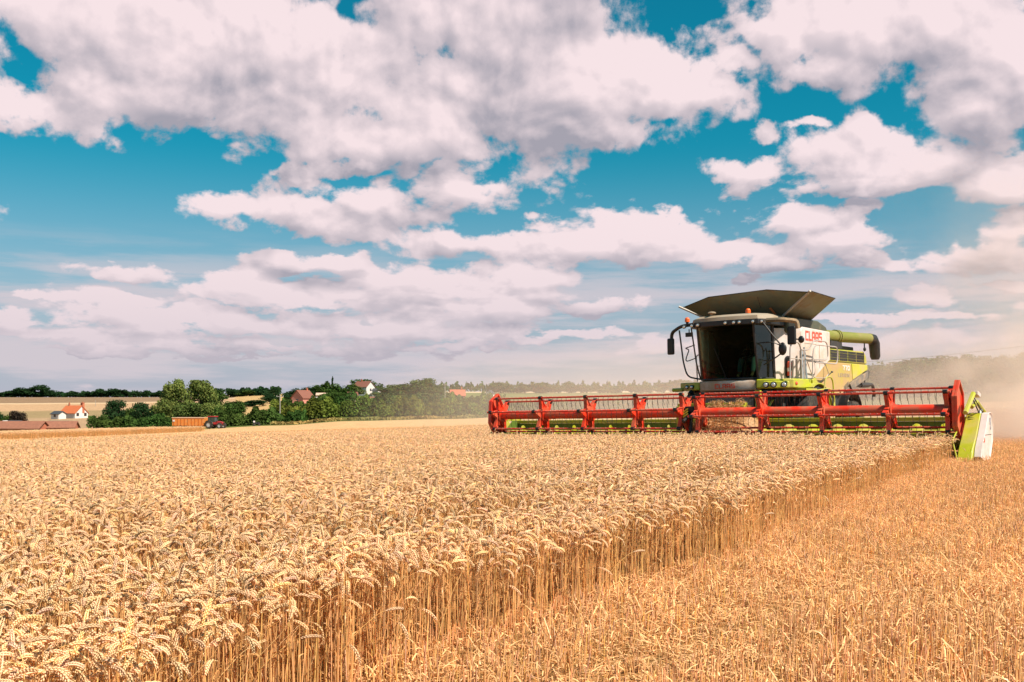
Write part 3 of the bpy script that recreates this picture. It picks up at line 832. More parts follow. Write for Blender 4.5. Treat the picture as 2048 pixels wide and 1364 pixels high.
# ------------------------------------------------------------------ the combine harvester
MX, MY = xy(6.6, 0.0)
def build_combine():
    root = empty('combine_harvester', (MX, MY, -0.125))
    root.rotation_euler = (0, -0.019, -R(37.5))
    tag(root, 'lime green and white combine harvester with a wide red reel cutting the wheat', 'combine harvester')
    b = MB

    # ---- header
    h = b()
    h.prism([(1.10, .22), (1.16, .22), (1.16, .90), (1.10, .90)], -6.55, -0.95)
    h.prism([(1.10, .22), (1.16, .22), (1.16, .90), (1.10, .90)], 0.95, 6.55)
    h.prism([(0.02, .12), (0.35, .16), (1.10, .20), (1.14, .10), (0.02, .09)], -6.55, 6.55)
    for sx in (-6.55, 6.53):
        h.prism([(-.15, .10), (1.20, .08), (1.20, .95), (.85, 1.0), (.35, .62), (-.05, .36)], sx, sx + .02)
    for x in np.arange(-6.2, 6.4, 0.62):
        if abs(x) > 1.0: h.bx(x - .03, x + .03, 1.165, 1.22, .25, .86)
    header = h.build('header', mat('shaded_green_pan', (.09, .15, .02), .5, dirt=(.30, .22, .08), dirt_amt=.25), root)  # darker green than the beam: shade under beam and reel put into the colour
    tb = b(); tb.bx(-6.56, 6.56, 1.05, 1.24, .905, 1.0); tb.bx(-1.0, -.9, 1.0, 1.2, .2, 1.35); tb.bx(.9, 1.0, 1.0, 1.2, .2, 1.35); tb.bx(-1.0, 1.0, 1.06, 1.2, 1.3, 1.42)
    tb.build('top_beam', LIME, header, bevel=.012)
    kn = b(); kn.bx(-6.5, 6.5, -.06, .02, .085, .105)
    for x in np.arange(-6.45, 6.46, 0.152):
        kn.prism([(x - .014, -.05), (x + .014, -.05), (x + .004, -.20), (x - .004, -.20)], .08, .11, axis='z')
    kn.build('cutter_bar', DARK, header)
    au = b(); au.lathe_x([(-6.45, .19), (6.45, .19)], (0, .70, .52), 24)
    def flight(x0, x1, hand):
        n = int(abs(x1 - x0) / 0.035); vs = []; fs = []
        for i in range(n + 1):
            x = x0 + (x1 - x0) * i / n; t = hand * 2 * math.pi * x / 0.62
            for r in (.19, .335):
                vs.append((x, .70 + r * math.cos(t), .52 + r * math.sin(t)))
                vs.append((x + .008, .70 + r * math.cos(t), .52 + r * math.sin(t)))
        for i in range(n):
            a = 4 * i; c = a + 4
            fs += [(a, a + 2, c + 2, c), (a + 1, c + 1, c + 3, a + 3), (a + 2, a + 3, c + 3, c + 2)]
        au.add(vs, fs)
    flight(-6.4, -.8, 1); flight(.8, 6.4, -1)
    for i in range(14):
        t = i * 2.4; x = -.7 + 1.4 * i / 13
        au.tube([(x, .70 + .18 * math.cos(t), .52 + .18 * math.sin(t)), (x, .70 + .36 * math.cos(t), .52 + .36 * math.sin(t))], .012, 6)
    au.build('feed_auger', LIME, header, smooth=True)
    # crop lifting fingers seen along the cutter bar
    for x in (0.9, 1.5, 2.1, 2.7, 3.9, 4.6, 5.3):
        cl = b()
        cl.tube([(x, -.15, .12), (x, -.5, .16), (x + .01, -.05, .42)], [.008, .014, .006], 6)
        cl.build('crop_lifter', STEEL, header)

    # ---- reel
    RC, RR = 1.17, 0.52
    secs = [(-6.42, -.16, [110, 50, 170, 230, 290, 350], [-6.33, -4.75, -3.2, -1.6, -.22]),
            (.16, 6.42, [130, 70, 190, 250, 310, 10], [.24, 1.95, 3.5, 5.05, 6.33])]
    rt = b()
    for (x0, x1, _, _) in secs: rt.lathe_x([(x0, .02), (x0, .125), (x1, .125), (x1, .02)], (0, 0, RC), 32)
    reel = rt.build('reel', RED, root, smooth=True)
    for si, (x0, x1, angs, sps) in enumerate(secs):
        for a in angs:
            y = RR * math.cos(R(a)); z = RC + RR * math.sin(R(a))
            m = b(); m.tube([(x0 - .02, y, z), (x1 + .02, y, z)], .027, 10)
            tn = b(); ck = b(); k = 0
            for x in np.arange(x0 + .1, x1 - .05, 0.155):
                k += 1
                j = random.uniform(-.012, .012)
                tn.tube([(x, y, z - .02), (x + j, y - .03, z - .12), (x + j * 1.5, y - .01, z - .20), (x + j * 2, y + .03, z - .27)], .0052, 5)
                ck.box((x, y - .016, z + .022), (.022, .022, .012))
            build_multi('tine_bar', [(m, REDD), (tn, DARK), (ck, mat('pale_clip', (.75, .5, .42), .6))], reel)
        for xs in sps:
            m = b()
            for a in angs:
                ca, sa = math.cos(R(a)), math.sin(R(a))
                def P(r, w): return (r * ca - w * sa, RC + r * sa + w * ca)
                poly = [P(.10, -.17), P(.30, -.085), P(RR - .03, -.035), P(RR - .03, .035), P(.30, .085), P(.10, .17)]
                m.prism(poly, xs - .022, xs - .014)
                m.prism(poly, xs + .014, xs + .022)
                for (w0, w1) in ((-1, -1), (1, 1)):
                    q = [P(.10, w0 * .17), P(.30, w0 * .085), P(RR - .03, w0 * .035), P(RR - .03, w0 * .027), P(.30, w0 * .075), P(.10, w0 * .155)]
                    m.prism(q, xs - .05, xs + .05)
                q = [P(.22, -.05), P(.26, -.05), P(.36, .03), P(.32, .03)]
                m.prism(q, xs - .03, xs + .03)
            m.lathe_x([(xs - .06, .125), (xs - .06, .20), (xs + .06, .20), (xs + .06, .125)], (0, 0, RC), 24)
            sp = m.build('reel_spider', RED, reel)
            for a in angs:
                m = b()
                y = RR * math.cos(R(a)); z = RC + RR * math.sin(R(a))
                m.lathe_x([(xs - .045, .02), (xs - .045, .048), (xs + .045, .048), (xs + .045, .02)], (0, y, z), 12)
                ca, sa = math.cos(R(a)), math.sin(R(a))
                m.box((xs, (RR - .06) * ca, RC + (RR - .06) * sa), (.07, .06, .06), rot=(R(a), 0, 0))
                m.build('bearing', BLACK, reel)
    for (xs, a0) in ((-6.52, 20), (6.50, 33)):
        m = b(); n = 6
        poly = [(.36 * math.cos(R(a0 + 60 * i)), RC + .66 * math.sin(R(a0 + 60 * i))) for i in range(6)]
        hole = [(.30 * math.cos(R(a0 + 60 * i)), RC + .30 * math.sin(R(a0 + 60 * i))) for i in range(6)]
        m.prism(poly, xs, xs + .025)
        for i in range(6):
            p0, p1 = poly[i], poly[(i + 1) % 6]
            m.prism([p0, p1, (p1[0] * .93, RC + (p1[1] - RC) * .93), (p0[0] * .93, RC + (p0[1] - RC) * .93)], xs - .05, xs + .07)
        m.build('reel_end_plate', RED, reel, bevel=.006)
    dm = b(); dm.bx(-.13, .13, -.16, .16, RC - .16, RC + .17); dm.bx(-.09, .02, -.30, -.14, RC - .05, RC + .05)
    for a in (205, 262):
        dm.tube([(-.02, 0, RC), (-.02, .52 * math.cos(R(a)), RC + .52 * math.sin(R(a)))], .05, 8)
    dm.tube([(.02, .05, RC), (.06, .6, 1.25), (.05, 1.15, 1.3)], .05, 8)
    md = dm.build('reel_drive', BLACK, reel, bevel=.01)
    yb = b()
    for i in range(3):
        yb.box((-.03, -.312, RC + .07 - i * .065), (.17, .012, .034), rot=(0, R(-32), 0))
    yb.build('hazard_stripes', YELLOW, md)
    # reel arms
    for sx in (-1, 1):
        m = b(); x = sx * 6.78
        m.tube([(x, 1.35, 1.05), (x, .5, 1.34), (x, .05, 1.22)], .045, 8)
        arm = m.build('reel_arm', LIME, root, smooth=True)
        if sx > 0:
            m = b(); m.tube([(x + sx * .02, -.62, 1.10), (x + sx * .02, .12, 1.52)], .055, 6); m.build('lift_arm', LIME, arm)
        m = b(); m.tube([(x, .0, 1.48), (x + sx * .08, .42, 1.05), (x + sx * .1, .55, .75)], .016, 6); m.tube([(x, .1, 1.5), (x + sx * .12, .5, 1.1), (x + sx * .12, .3, .7)], .012, 6)
        m.build('hydraulic_hose', BLACK, arm)
        m = b(); m.box((x + sx * .05, .30, 1.50), (.12, .26, .10), rot=(R(-14), 0, 0)); m.build('arm_cap', WHITE, arm, bevel=.02)
        m = b(); m.tube([(x, .9, 1.15), (x, .35, .62)], .035, 8); m.tube([(x, .6, .9), (x, .35, .62)], .022, 8); m.build('lift_cylinder', STEEL, arm)

    # ---- crop dividers at both header ends
    for sx in (1, -1):
        x0, x1, x2 = sx * 6.60, (6.90 if sx > 0 else -6.70), sx * 7.03
        m = b()
        side = [(-.62, .03), (-.50, .02), (.35, .10), (.85, .14), (.85, .86), (.62, 1.08), (.34, 1.08), (-.10, .62), (-.42, .34)]
        m.prism(side, min(x0, x1), max(x0, x1))
        dv = m.build('crop_divider', LIME, root, bevel=.02)
        m = b(); n = len(side)
        shell = [(-.44, .14), (-.10, .05), (.42, .06), (.70, .45), (.78, .84), (.70, 1.04), (.56, 1.10), (.34, 1.08), (-.06, .60), (-.32, .36)]
        ins = [(y * .92 + .02, z * .92 + .045) for y, z in shell]
        vs = [(x1 + sx * .002, y, z) for y, z in shell] + [(x1 + sx * .17, y, z) for y, z in shell] + [(x2, y, z) for y, z in ins]
        k = len(shell)
        fs = [tuple(range(k)), tuple(range(2 * k, 3 * k))]
        for i in range(k):
            j = (i + 1) % k
            fs += [(i, j, k + j, k + i), (k + i, k + j, 2 * k + j, 2 * k + i)]
        m.add(vs, fs)
        if sx < 0: continue
        m.build('side_cover', WHITE, dv, bevel=.03, seg=3)
        m = b(); m.bx(min(x1, x2) , max(x1, x2) + .004 * sx if sx > 0 else max(x1, x2), -.0, .74, .60, .612)
        m.build('panel_gap', BLACK, dv)
        m = b()
        for i in range(5):
            y0 = .40 + i * .05; z0 = .955 + i * .018
            m.box((sx * 6.75, .22 + i * .035, .975 - .0 + i * .033 - .02), (.20, .012, .012), rot=(0, 0, R(12)))
        m.build('vent_slots', BLACK, dv)
        m = b(); m.tube([(sx * 6.66, -.55, .05), (sx * 6.80, -.35, .20), (sx * 6.98, -.15, .26)], .022, 8); m.tube([(sx * 6.62, -.60, .04), (sx * 6.50, -.5, .5), (sx * 6.52, -.1, .75)], .018, 8)
        m.build('divider_rod', LIME, dv)
        if sx == 1:
            m = b(); y, z = -.02, .50; x = 7.0
            m.prism([(y - .06, z - .05), (y + .06, z - .05), (y + .06, z + .05), (y + .02, z + .05), (y + .02, z), (y - .02, z), (y - .02, z + .05), (y - .06, z + .05)], x - .03, x + .035)
            m.build('emblem', DECAL, dv)
            lettering('lettering', 'CLAAS', lambda u, v, d: (7.032 + d, .66 - v * .10 - u * .04, .72 + u * .26), DECALB, dv)
    m = b()
    arcp = []
    for i in range(9):
        t = math.pi * (0.05 + 0.9 * i / 8); arcp.append((.95 - .45 * math.cos(t), 1.02 + .26 * math.sin(t)))
    m.prism(arcp + [(1.35, .98), (.55, .98)], -6.95, -6.60)
    m.build('drive_guard', LIME, root, bevel=.02)

    # ---- feeder house, chassis
    m = b(); m.prism([(1.2, .28), (1.2, 1.25), (3.3, 2.0), (4.2, 2.0), (4.2, .9), (3.2, .8)], -.82, .82)
    fh = m.build('feeder_house', BLACK, root, bevel=.02)
    m = b(); m.bx(-1.35, 1.35, 2.75, 7.4, 1.05, 1.76); m.bx(-1.1, 1.1, 2.55, 3.3, 1.5, 1.78); m.bx(-1.7, 1.7, 3.75, 4.05, .75, 1.05)
    m.build('chassis', DARK, root, bevel=.02)
    m = b()
    for x in (.95, 1.05): m.tube([(x, 1.3, .5), (x, 2.9, 1.6)], .035, 8)
    m.bx(.86, 1.0, 2.0, 2.12, .9, 1.75)
    m.build('feeder_lift_ram', LIME, root)

    # ---- wheels
    def wheel(name, x, y, r, w, lugs, rimr, sx):
        m = b()
        m.lathe_x([(-w / 2, rimr), (-w / 2, r * .78), (-w * .46, r * .93), (-w * .36, r * .965), (w * .36, r * .965), (w * .46, r * .93), (w / 2, r * .78), (w / 2, rimr), (-w / 2, rimr)], (x, y, r), 48)
        ty = m.build(name, RUBBER, root, smooth=True)
        m = b()
        for i in range(lugs):
            for s_ in (-1, 1):
                t = 2 * math.pi * (i + (0.5 if s_ > 0 else 0)) / lugs
                pts = []
                for k in range(4):
                    xx = s_ * w * (.02 + .145 * k); tt = t - .17 * k * (20 / lugs)
                    pts.append((xx, tt, r * (.985 if k < 3 else .93)))
                ww = .055
                for k in range(3):
                    vs = []
                    for (xx, tt, rr) in pts[k:k + 2]:
                        for dt in (-ww / 2, ww / 2):
                            for dr in (-.035, .022):
                                vs.append((x + xx, y + (rr + dr) * math.cos(tt + dt), r + (rr + dr) * math.sin(tt + dt)))
                    m.add(vs, [(0, 1, 3, 2), (4, 6, 7, 5), (0, 4, 5, 1), (2, 3, 7, 6), (1, 5, 7, 3), (0, 2, 6, 4)])
        m.build('tread_lugs', RUBBER, ty)
        m = b(); m.lathe_x([(-w * .42, rimr), (-w * .42, rimr * .9), (sx * w * .1, rimr * .82), (sx * w * .1, .05), (sx * w * .2, .05), (sx * w * .2, .0)], (x, y, r), 32)
        for i in range(8):
            t = 2 * math.pi * i / 8; m.tube([(x + sx * w * .1, y + .16 * math.cos(t), r + .16 * math.sin(t)), (x + sx * w * .16, y + .16 * math.cos(t), r + .16 * math.sin(t))], .02, 6)
        m.build('rim', LIME, ty, smooth=True)
    for s_ in (-1, 1):
        wheel('front_wheel', s_ * 1.58, 3.9, .95, .72, 20, .42, s_)
        wheel('rear_wheel', s_ * 1.45, 7.75, .72, .50, 18, .30, s_)

    # ---- body
    prof = [(3.72, 1.80), (3.72, 3.02), (6.0, 3.02), (9.15, 3.06), (9.38, 2.92), (9.55, 2.44), (7.70, 1.98), (6.95, 1.66), (5.3, 1.66), (4.4, 1.80)]
    m = b(); m.prism(prof, -1.44, 1.44); body = m.build('body', LIME, root, bevel=.05)
    for sx in (1, -1):
        a, c = sx * 1.44, sx * 1.475
        lo, hi = min(a, c), max(a, c)
        m = b(); m.prism([(4.55, 2.0), (5.85, 2.62), (7.55, 2.62), (7.95, 2.62), (8.05, 2.10), (7.66, 1.99), (6.95, 1.68), (5.4, 1.68), (4.75, 1.82)], lo, hi)
        m.build('side_panel', LIMED, body, bevel=.015, label='dust coated lower side panel')
        m = b(); m.prism([(8.01, 2.62), (9.50, 2.62), (9.52, 2.47), (8.09, 2.12)], lo, hi); m.build('rear_side_panel', mat('lime_panel', (.48, .47, .02), .4, dirt=DUST, dirt_amt=.4), body, bevel=.015)
        m = b(); m.prism([(6.02, 2.66), (9.46, 2.66), (9.36, 2.92), (9.15, 3.05), (6.02, 3.02)], lo, hi); gp = m.build('engine_side_panel', LIME, body, bevel=.015)
        m = b()
        g0, g1 = (c, c + sx * .008)
        for r_ in range(2):
            for k in range(4):
                y0 = 6.10 + k * .78
                m.bx(min(g0, g1), max(g0, g1), y0, y0 + .73, 2.690 + r_ * .158, 2.838 + r_ * .158)
        m.build('air_grille', BLACK, gp)
        m = b()
        for r_ in range(2):
            for k in range(4):
                y0 = 6.10 + k * .78
                m.bx(min(g0, g0 + sx * .014), max(g0, g0 + sx * .014), y0, y0 + .73, 2.762 + r_ * .158, 2.767 + r_ * .158)
        m.build('grille_slat', LIME, gp)
        # white upper front panels
        m = b(); m.prism([(3.70, 2.05), (3.70, 3.42), (3.85, 3.55), (6.0, 3.52), (6.0, 2.66), (5.80, 2.60), (4.50, 2.0)], lo - (.04 if sx < 0 else 0), hi + (.04 if sx > 0 else 0))
        wp = m.build('white_side_panel', WHITE, body, bevel=.05, seg=3)
        if sx == 1:
            m = b(); m.bx(1.515, 1.522, 3.95, 5.9, 3.085, 3.095); m.bx(1.515, 1.522, 5.10, 5.11, 2.4, 3.08); m.build('panel_joint', GREYD, body)
            lettering('lettering', 'CLAAS', lambda u, v, d: (1.515 + d, 4.03 + u * 1.28, 3.17 + v * .28), DECAL, wp, gap=.12)
            lettering('model_number', '770', lambda u, v, d: (1.475 + d, 7.15 + u * .62, 2.40 + v * .15), DECALW, body)
            lettering('model_lettering', 'LEXION', lambda u, v, d: (1.475 + d, 6.75 + u * 1.0, 2.19 + v * .11), DECALF, body)
        # dusty lower skirts
        m = b(); m.prism([(7.0, 1.66), (7.70, 1.97), (7.62, 2.07), (6.86, 1.74)], lo, hi + .02 if sx > 0 else hi); m.build('lower_trim', GREYD, body)
        m = b(); m.prism([(7.74, 1.99), (9.56, 2.42), (9.50, 2.20), (7.95, 1.80)], lo - .02, hi + .02); m.build('rear_skirt', mat('skirt_grey', (.17, .15, .13), .6, dirt=DUST, dirt_amt=.4), body, bevel=.01)
    # chamfered front corners behind the cab
    for sx in (1, -1):
        m = b(); m.prism([(sx * .98, 3.02), (sx * 1.50, 3.72), (sx * 1.50, 3.85), (sx * .98, 3.85)], 1.98, 3.50, axis='z')
        fc = m.build('front_corner_panel', WHITE, body, bevel=.02)
        if sx == 1:
            m = b()
            d = Vector((.596, .803, 0)); o = Vector((1.245, 3.376, 0)); nn = Vector((.803, -.596, 0))
            for (u0, u1, z0, z1, e, mt, nm) in ((-.09, .09, 2.12, 2.72, .012, BLACK, 'extinguisher_recess'),):
                pts = []
                for i in range(16):
                    t = 2 * math.pi * i / 16
                    u = .095 * math.cos(t); zz = (2.62 if math.sin(t) > 0 else 2.20) + .10 * math.sin(t)
                    pts.append((u, zz))
                vs = [o + d * u + nn * .004 + Vector((0, 0, z)) for u, z in pts] + [o + d * u + nn * .02 + Vector((0, 0, z)) for u, z in pts]
                k = 16; m.add(vs, [tuple(range(k)), tuple(range(k, 2 * k))] + [(i, (i + 1) % k, k + (i + 1) % k, k + i) for i in range(k)])
            m.build('extinguisher_recess', BLACK, fc)
            m = b(); c0 = o + nn * .075
            m.tube([c0 + Vector((0, 0, 2.16)), c0 + Vector((0, 0, 2.52))], .058, 12); m.ball(tuple(c0 + Vector((0, 0, 2.52))), (.058, .058, .05))
            ex = m.build('fire_extinguisher', RED, fc, smooth=True)
            m = b(); m.tube([c0 + Vector((0, 0, 2.55)), c0 + Vector((0, 0, 2.64))], .018, 8); m.box(tuple(c0 + Vector((0, 0, 2.64))), (.09, .03, .03)); m.arc([c0 + Vector((.03, 0, 2.6)), c0 + Vector((.09, -.02, 2.5)), c0 + Vector((.07, -.02, 2.3))], .01, 6); m.build('nozzle', BLACK, ex)
            m = b(); m.tube([c0 + Vector((0, 0, 2.28)), c0 + Vector((0, 0, 2.38))], .0595, 12); m.build('tag_band', WHITE, ex)
    # dark top hood under the tank
    m = b(); m.prism([(3.3, 3.40), (3.3, 3.82), (5.6, 3.84), (6.25, 3.70), (6.55, 3.35), (6.55, 3.0), (3.75, 3.0)], -1.32, 1.32)
    m.build('tank_hood', mat('olive_hood', (.075, .08, .05), .5, dirt=DUST, dirt_amt=.25), root, bevel=.06, seg=3)
    m = b(); m.bx(-1.2, 1.2, 6.6, 9.0, 3.04, 3.20); m.bx(.7, 1.25, 5.95, 6.9, 3.05, 3.36)
    m.build('engine_deck', DARK, root, bevel=.03)

    # ---- grain tank extension
    tank = b(); tank.bx(-1.12, 1.12, 3.55, 5.4, 3.80, 3.86)
    tank = tank.build('grain_tank', GALV, root)
    fl = [('front', [(-1.12, 3.5, 3.86), (1.10, 3.5, 3.86), (2.05, 2.95, 4.40), (.88, 2.90, 4.56), (-.90, 2.90, 4.50), (-1.74, 2.95, 4.27)]),
          ('right', [(1.12, 3.5, 3.86), (1.15, 5.37, 3.84), (2.12, 4.78, 4.38), (2.12, 2.96, 4.43)]),
          ('left', [(-1.12, 3.5, 3.86), (-1.15, 5.37, 3.84), (-1.95, 4.78, 4.28), (-1.88, 3.0, 4.30)]),
          ('back', [(-1.12, 5.37, 3.84), (1.12, 5.37, 3.84), (1.2, 5.5, 4.1), (-1.2, 5.5, 4.1)])]
    for nm, pts in fl:
        m = b()
        if nm == 'front':   # facets folded outwards
            A, Bq, C, D_, E, F = [Vector(p) for p in pts]
            for tri in ((A, F, E), (A, E, D_, Bq), (Bq, D_, C)):
                m.sheet(tri, .015)
        else: m.sheet(pts, .02)
        fp = m.build('tank_flap', GALV, tank)
        if nm == 'right':
            m = b(); m.tube([(1.11, 3.46, 3.86), (2.10, 2.93, 4.43)], .035, 6); m.build('corner_seal', mat('pale_rubber', (.42, .38, .33), .6), fp)
            m = b(); m.tube([(2.12, 2.96, 4.42), (2.12, 4.78, 4.37)], .016, 6); m.build('flap_rim', DARK, fp)
        if nm == 'left':
            m = b(); m.tube([(-1.12, 3.46, 3.87), (-1.92, 2.98, 4.31)], .035, 6); m.build('corner_seal', mat('pale_rubber', (.42, .38, .33), .6), fp)
        if nm == 'front':
            m = b(); m.tube([(-.9, 2.885, 4.50), (.88, 2.885, 4.56), (2.05, 2.935, 4.40)], .014, 6); m.tube([(-.9, 2.885, 4.50), (-1.74, 2.935, 4.27)], .014, 6)
            m.tube([(.55, 2.99, 4.38), (.56, 3.2, 4.10)], .010, 5); m.build('flap_rim', DARK, fp)
            m = b(); m.sheet([(.86, 3.40, 3.90), (.93, 3.40, 3.90), (.84, 3.24, 4.08), (.78, 3.24, 4.08)], -.02)
            m.build('rusty_strap', mat('rust', (.42, .13, .04), .8), fp)
    m = b(); m.ball((.30, 4.1, 4.46), (.16, .16, .16)); m.tube([(.30, 4.1, 3.9), (.30, 4.1, 4.45)], .13, 10); m.build('loading_auger', mat('rust', (.42, .13, .04), .8), tank, smooth=True)

    # ---- unloading auger folded along the side
    m = b(); m.lathe_x([(0, .01), (0, .01)], (0, 0, 0), 3)
    m = b(); m.tube([(1.12, 5.4, 3.42), (1.30, 7.1, 3.44)], .185, 20); m.tube([(1.30, 7.1, 3.44), (1.58, 9.55, 3.48)], .170, 20)
    m.tube([(1.285, 7.0, 3.44), (1.295, 7.08, 3.44)], .215, 20); m.tube([(1.30, 7.14, 3.44), (1.31, 7.22, 3.44)], .215, 20)
    ua = m.build('unloading_auger', mat('auger_paint', (.18, .195, .02), .5, dirt=(.28, .21, .10), dirt_amt=.4, dirt_scale=.8), root, smooth=True)
    m = b(); m.tube([(1.565, 9.40, 3.48), (1.60, 9.66, 3.46), (1.62, 9.78, 3.32), (1.63, 9.82, 2.90), (1.63, 9.82, 2.80)], [.172, .182, .18, .165, .12], 20); m.build('rubber_spout', BLACK, ua, smooth=True)
    m = b(); m.tube([(1.52, 9.1, 3.32), (1.52, 9.1, 3.18)], .02, 6); m.ball((1.52, 9.12, 3.12), (.05, .05, .07)); m.build('work_lamp', BLACK, ua)
    m = b(); m.bx(1.05, 1.42, 6.3, 7.3, 3.06, 3.28); m.build('auger_rest', DARK, ua)

    # ---- rear ladder, tow bar
    m = b(); m.arc([(1.3, 7.6, 1.95), (1.35, 9.2, 1.95), (1.38, 10.3, 2.0), (1.38, 10.45, 1.6)], .055, 8)
    m.tube([(1.36, 9.1, 1.96), (1.36, 9.9, 1.98)], .085, 8)
    rb = m.build('rear_bracket', DARK, root, smooth=True)
    m = b(); m.arc([(1.37, 9.2, 2.0), (1.37, 9.35, 2.38), (1.37, 9.95, 2.42), (1.37, 9.85, 2.2)], .02, 6); m.tube([(1.37, 9.5, 2.02), (1.37, 9.62, 2.38)], .02, 6); m.bx(1.34, 1.40, 9.45, 9.95, 2.38, 2.44); m.build('step_handle', BLACK, rb)
    m = b()
    pr = [(7.75 + .80 * math.cos(t), .95 + .80 * math.sin(t)) for t in np.linspace(R(20), R(160), 10)]
    m.prism(pr + [(y, z - .03) for y, z in pr[::-1]], 1.25, 1.62); m.build('rear_mudguard', BLACK, root)
    m = b(); m.prism(pr + [(y, z - .03) for y, z in pr[::-1]], -1.62, -1.25); m.build('rear_mudguard', BLACK, root)

    # ---- platform, light pods, mudguards
    m = b()
    m.prism([(-1.72, 2.62), (-1.72, 3.6), (-1.0, 3.6), (-1.0, 2.40), (-1.12, 2.34)], 1.80, 2.03, axis='z')
    pf = m.build('light_pod', LIME, root, bevel=.03)
    m = b(); m.tube([(-1.95, 2.6, 1.83), (-1.6, 2.55, 1.83)], .055, 8); m.build('marker_lamp', LIME, pf)
    m = b(); m.tube([(-1.28, 2.3, 1.70), (-1.25, 2.45, 1.8)], .05, 8); m.build('lamp_bracket', BLACK, pf)
    m = b()
    m.prism([(.78, 2.26), (1.20, 2.30), (1.72, 2.62), (1.78, 3.72), (.78, 3.72)], 1.80, 2.06, axis='z')
    pf2 = m.build('light_pod', LIME, root, bevel=.04, seg=3)
    m = b(); m.prism([(1.00, 2.20), (1.35, 2.26), (1.64, 2.50), (1.60, 2.60), (1.0, 2.5)], 1.80, 1.995, axis='z')
    bz = m.build('lamp_bezel', LIME, pf2, bevel=.04, seg=3)
    for (x, y, nx) in ((1.10, 2.215, 0), (1.30, 2.25, .18), (1.52, 2.41, .5)):
        n_ = Vector((nx, -1, 0)).normalized(); c = Vector((x, y, 1.90))
        m = b(); m.tube([c - n_ * .03, c + n_ * .045], .082, 16); lr = m.build('headlight', BLACK, pf2, smooth=True)
        m = b(); m.tube([c + n_ * .046, c + n_ * .05], .055, 14); m.ball(tuple(c + n_ * .045), (.045, .03, .045)); m.build('lens', LENS, lr, smooth=True)
    for (x, y) in ((-1.20, 2.33), (-1.42, 2.46)):
        m = b(); m.tube([(x, y + .05, 1.90), (x, y - .03, 1.90)], .06, 14); lr = m.build('headlight', BLACK, pf, smooth=True)
        m = b(); m.ball((x, y - .03, 1.90), (.04, .02, .04)); m.build('lens', LENS, lr, smooth=True)
    m = b(); m.tube([(1.70, 2.72, 1.93), (1.73, 2.78, 1.93)], .05, 10); m.build('side_reflector', DECAL, pf2)
    for sx in (1, -1):
        m = b()
        pr = [(3.9 + 1.08 * math.cos(t), .93 + 1.02 * math.sin(t)) for t in np.linspace(R(15), R(118), 12)]
        m.prism(pr + [(y, z - .03) for y, z in pr[::-1]], min(sx * 1.2, sx * 1.96), max(sx * 1.2, sx * 1.96))
        m.build('front_mudguard', LIME, root)
    m = b(); m.bx(.8, 1.95, 2.9, 3.7, 1.70, 1.79); m.build('step_plate', LIME, root)
    # hoses and yellow guard loops beside the left front wheel
    m = b()
    m.arc([(1.95, 4.2, 1.70), (1.98, 4.3, 2.12), (1.98, 4.85, 2.12), (1.98, 5.0, 1.2)], .022, 8)
    m.arc([(1.98, 3.4, 1.72), (2.0, 4.6, 1.80), (2.02, 4.9, 1.5), (2.02, 4.7, 1.1)], .025, 8)
    m.arc([(1.98, 4.1, 1.4), (2.0, 4.4, 1.6), (2.0, 4.6, 1.2), (2.0, 4.2, 1.15)], .02, 8)
    m.tube([(1.98, 4.1, 1.72), (1.98, 4.12, 1.1)], .03, 8); m.bx(1.9, 2.02, 4.05, 4.4, 1.12, 1.3)
    m.build('guard_rail', LIME, root, smooth=True)
    m = b(); m.prism([(4.35, 2.05), (4.6, 2.12), (4.9, 1.9), (4.8, 1.72), (4.4, 1.75)], 1.50, 1.58); m.build('toolbox_lid', LIME, root, bevel=.01)
    m = b(); m.tube([(1.60, 4.5, 1.88), (1.60, 5.85, 2.30)], .014, 6); m.ball((1.60, 5.87, 2.31), (.035, .05, .03)); m.tube([(1.6, 4.9, 2.0), (1.6, 5.1, 1.75)], .012, 6)
    m.build('stay_rod', DARK, root)

    # ---- white bumper under the windscreen
    plan = [(-1.0, 2.42), (-.72, 2.27), (-.36, 2.19), (0, 2.16), (.36, 2.18), (.76, 2.27)]
    m = b(); vs = []; fs = []
    secs2 = [(1.76, .10), (1.80, .035), (1.98, 0.0), (2.04, .03), (2.06, .12)]
    for (z, ins) in secs2:
        vs += [(x, y + ins, z) for x, y in plan]
    k = len(plan)
    for i in range(len(secs2) - 1):
        for j in range(k - 1): fs.append((i * k + j, i * k + j + 1, (i + 1) * k + j + 1, (i + 1) * k + j))
    bk = len(vs); vs += [(x, 2.6, z) for (x, _) in plan for z in (1.76, 2.06)]
    m.add(vs, fs); m.bx(-1.0, .76, 2.45, 2.9, 1.77, 2.05)
    bp = m.build('bumper', mat('dusty_bumper_paint', (.68, .58, .50), .75, dirt=(.44, .31, .21), dirt_amt=.7, dirt_scale=1.2, spec=.2), root, smooth=True)
    def yfront(x): return float(np.interp(x, [p[0] for p in plan], [p[1] for p in plan]))
    lettering('lettering', 'CLAAS', lambda u, v, d: (-.42 + u * .62, yfront(-.42 + u * .62) + .012 * (1 - v) - d - .004, 1.825 + v * .135), DECAL, bp, gap=.12)

    # ---- cab
    fp = [(-1.0, 2.62), (-.86, 2.38), (-.45, 2.25), (0, 2.20), (.45, 2.24), (.80, 2.36)]     # windscreen plan at the sill
    TOPS = -.26
    def lean(x, y, z): return (x, y + TOPS * (z - 2.06) / 1.52, z)
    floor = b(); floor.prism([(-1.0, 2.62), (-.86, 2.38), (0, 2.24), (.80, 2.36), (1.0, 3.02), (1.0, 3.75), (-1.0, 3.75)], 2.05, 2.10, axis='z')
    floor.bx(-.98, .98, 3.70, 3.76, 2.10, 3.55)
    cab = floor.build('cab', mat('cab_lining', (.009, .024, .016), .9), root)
    m = b(); vs = []; fs = []
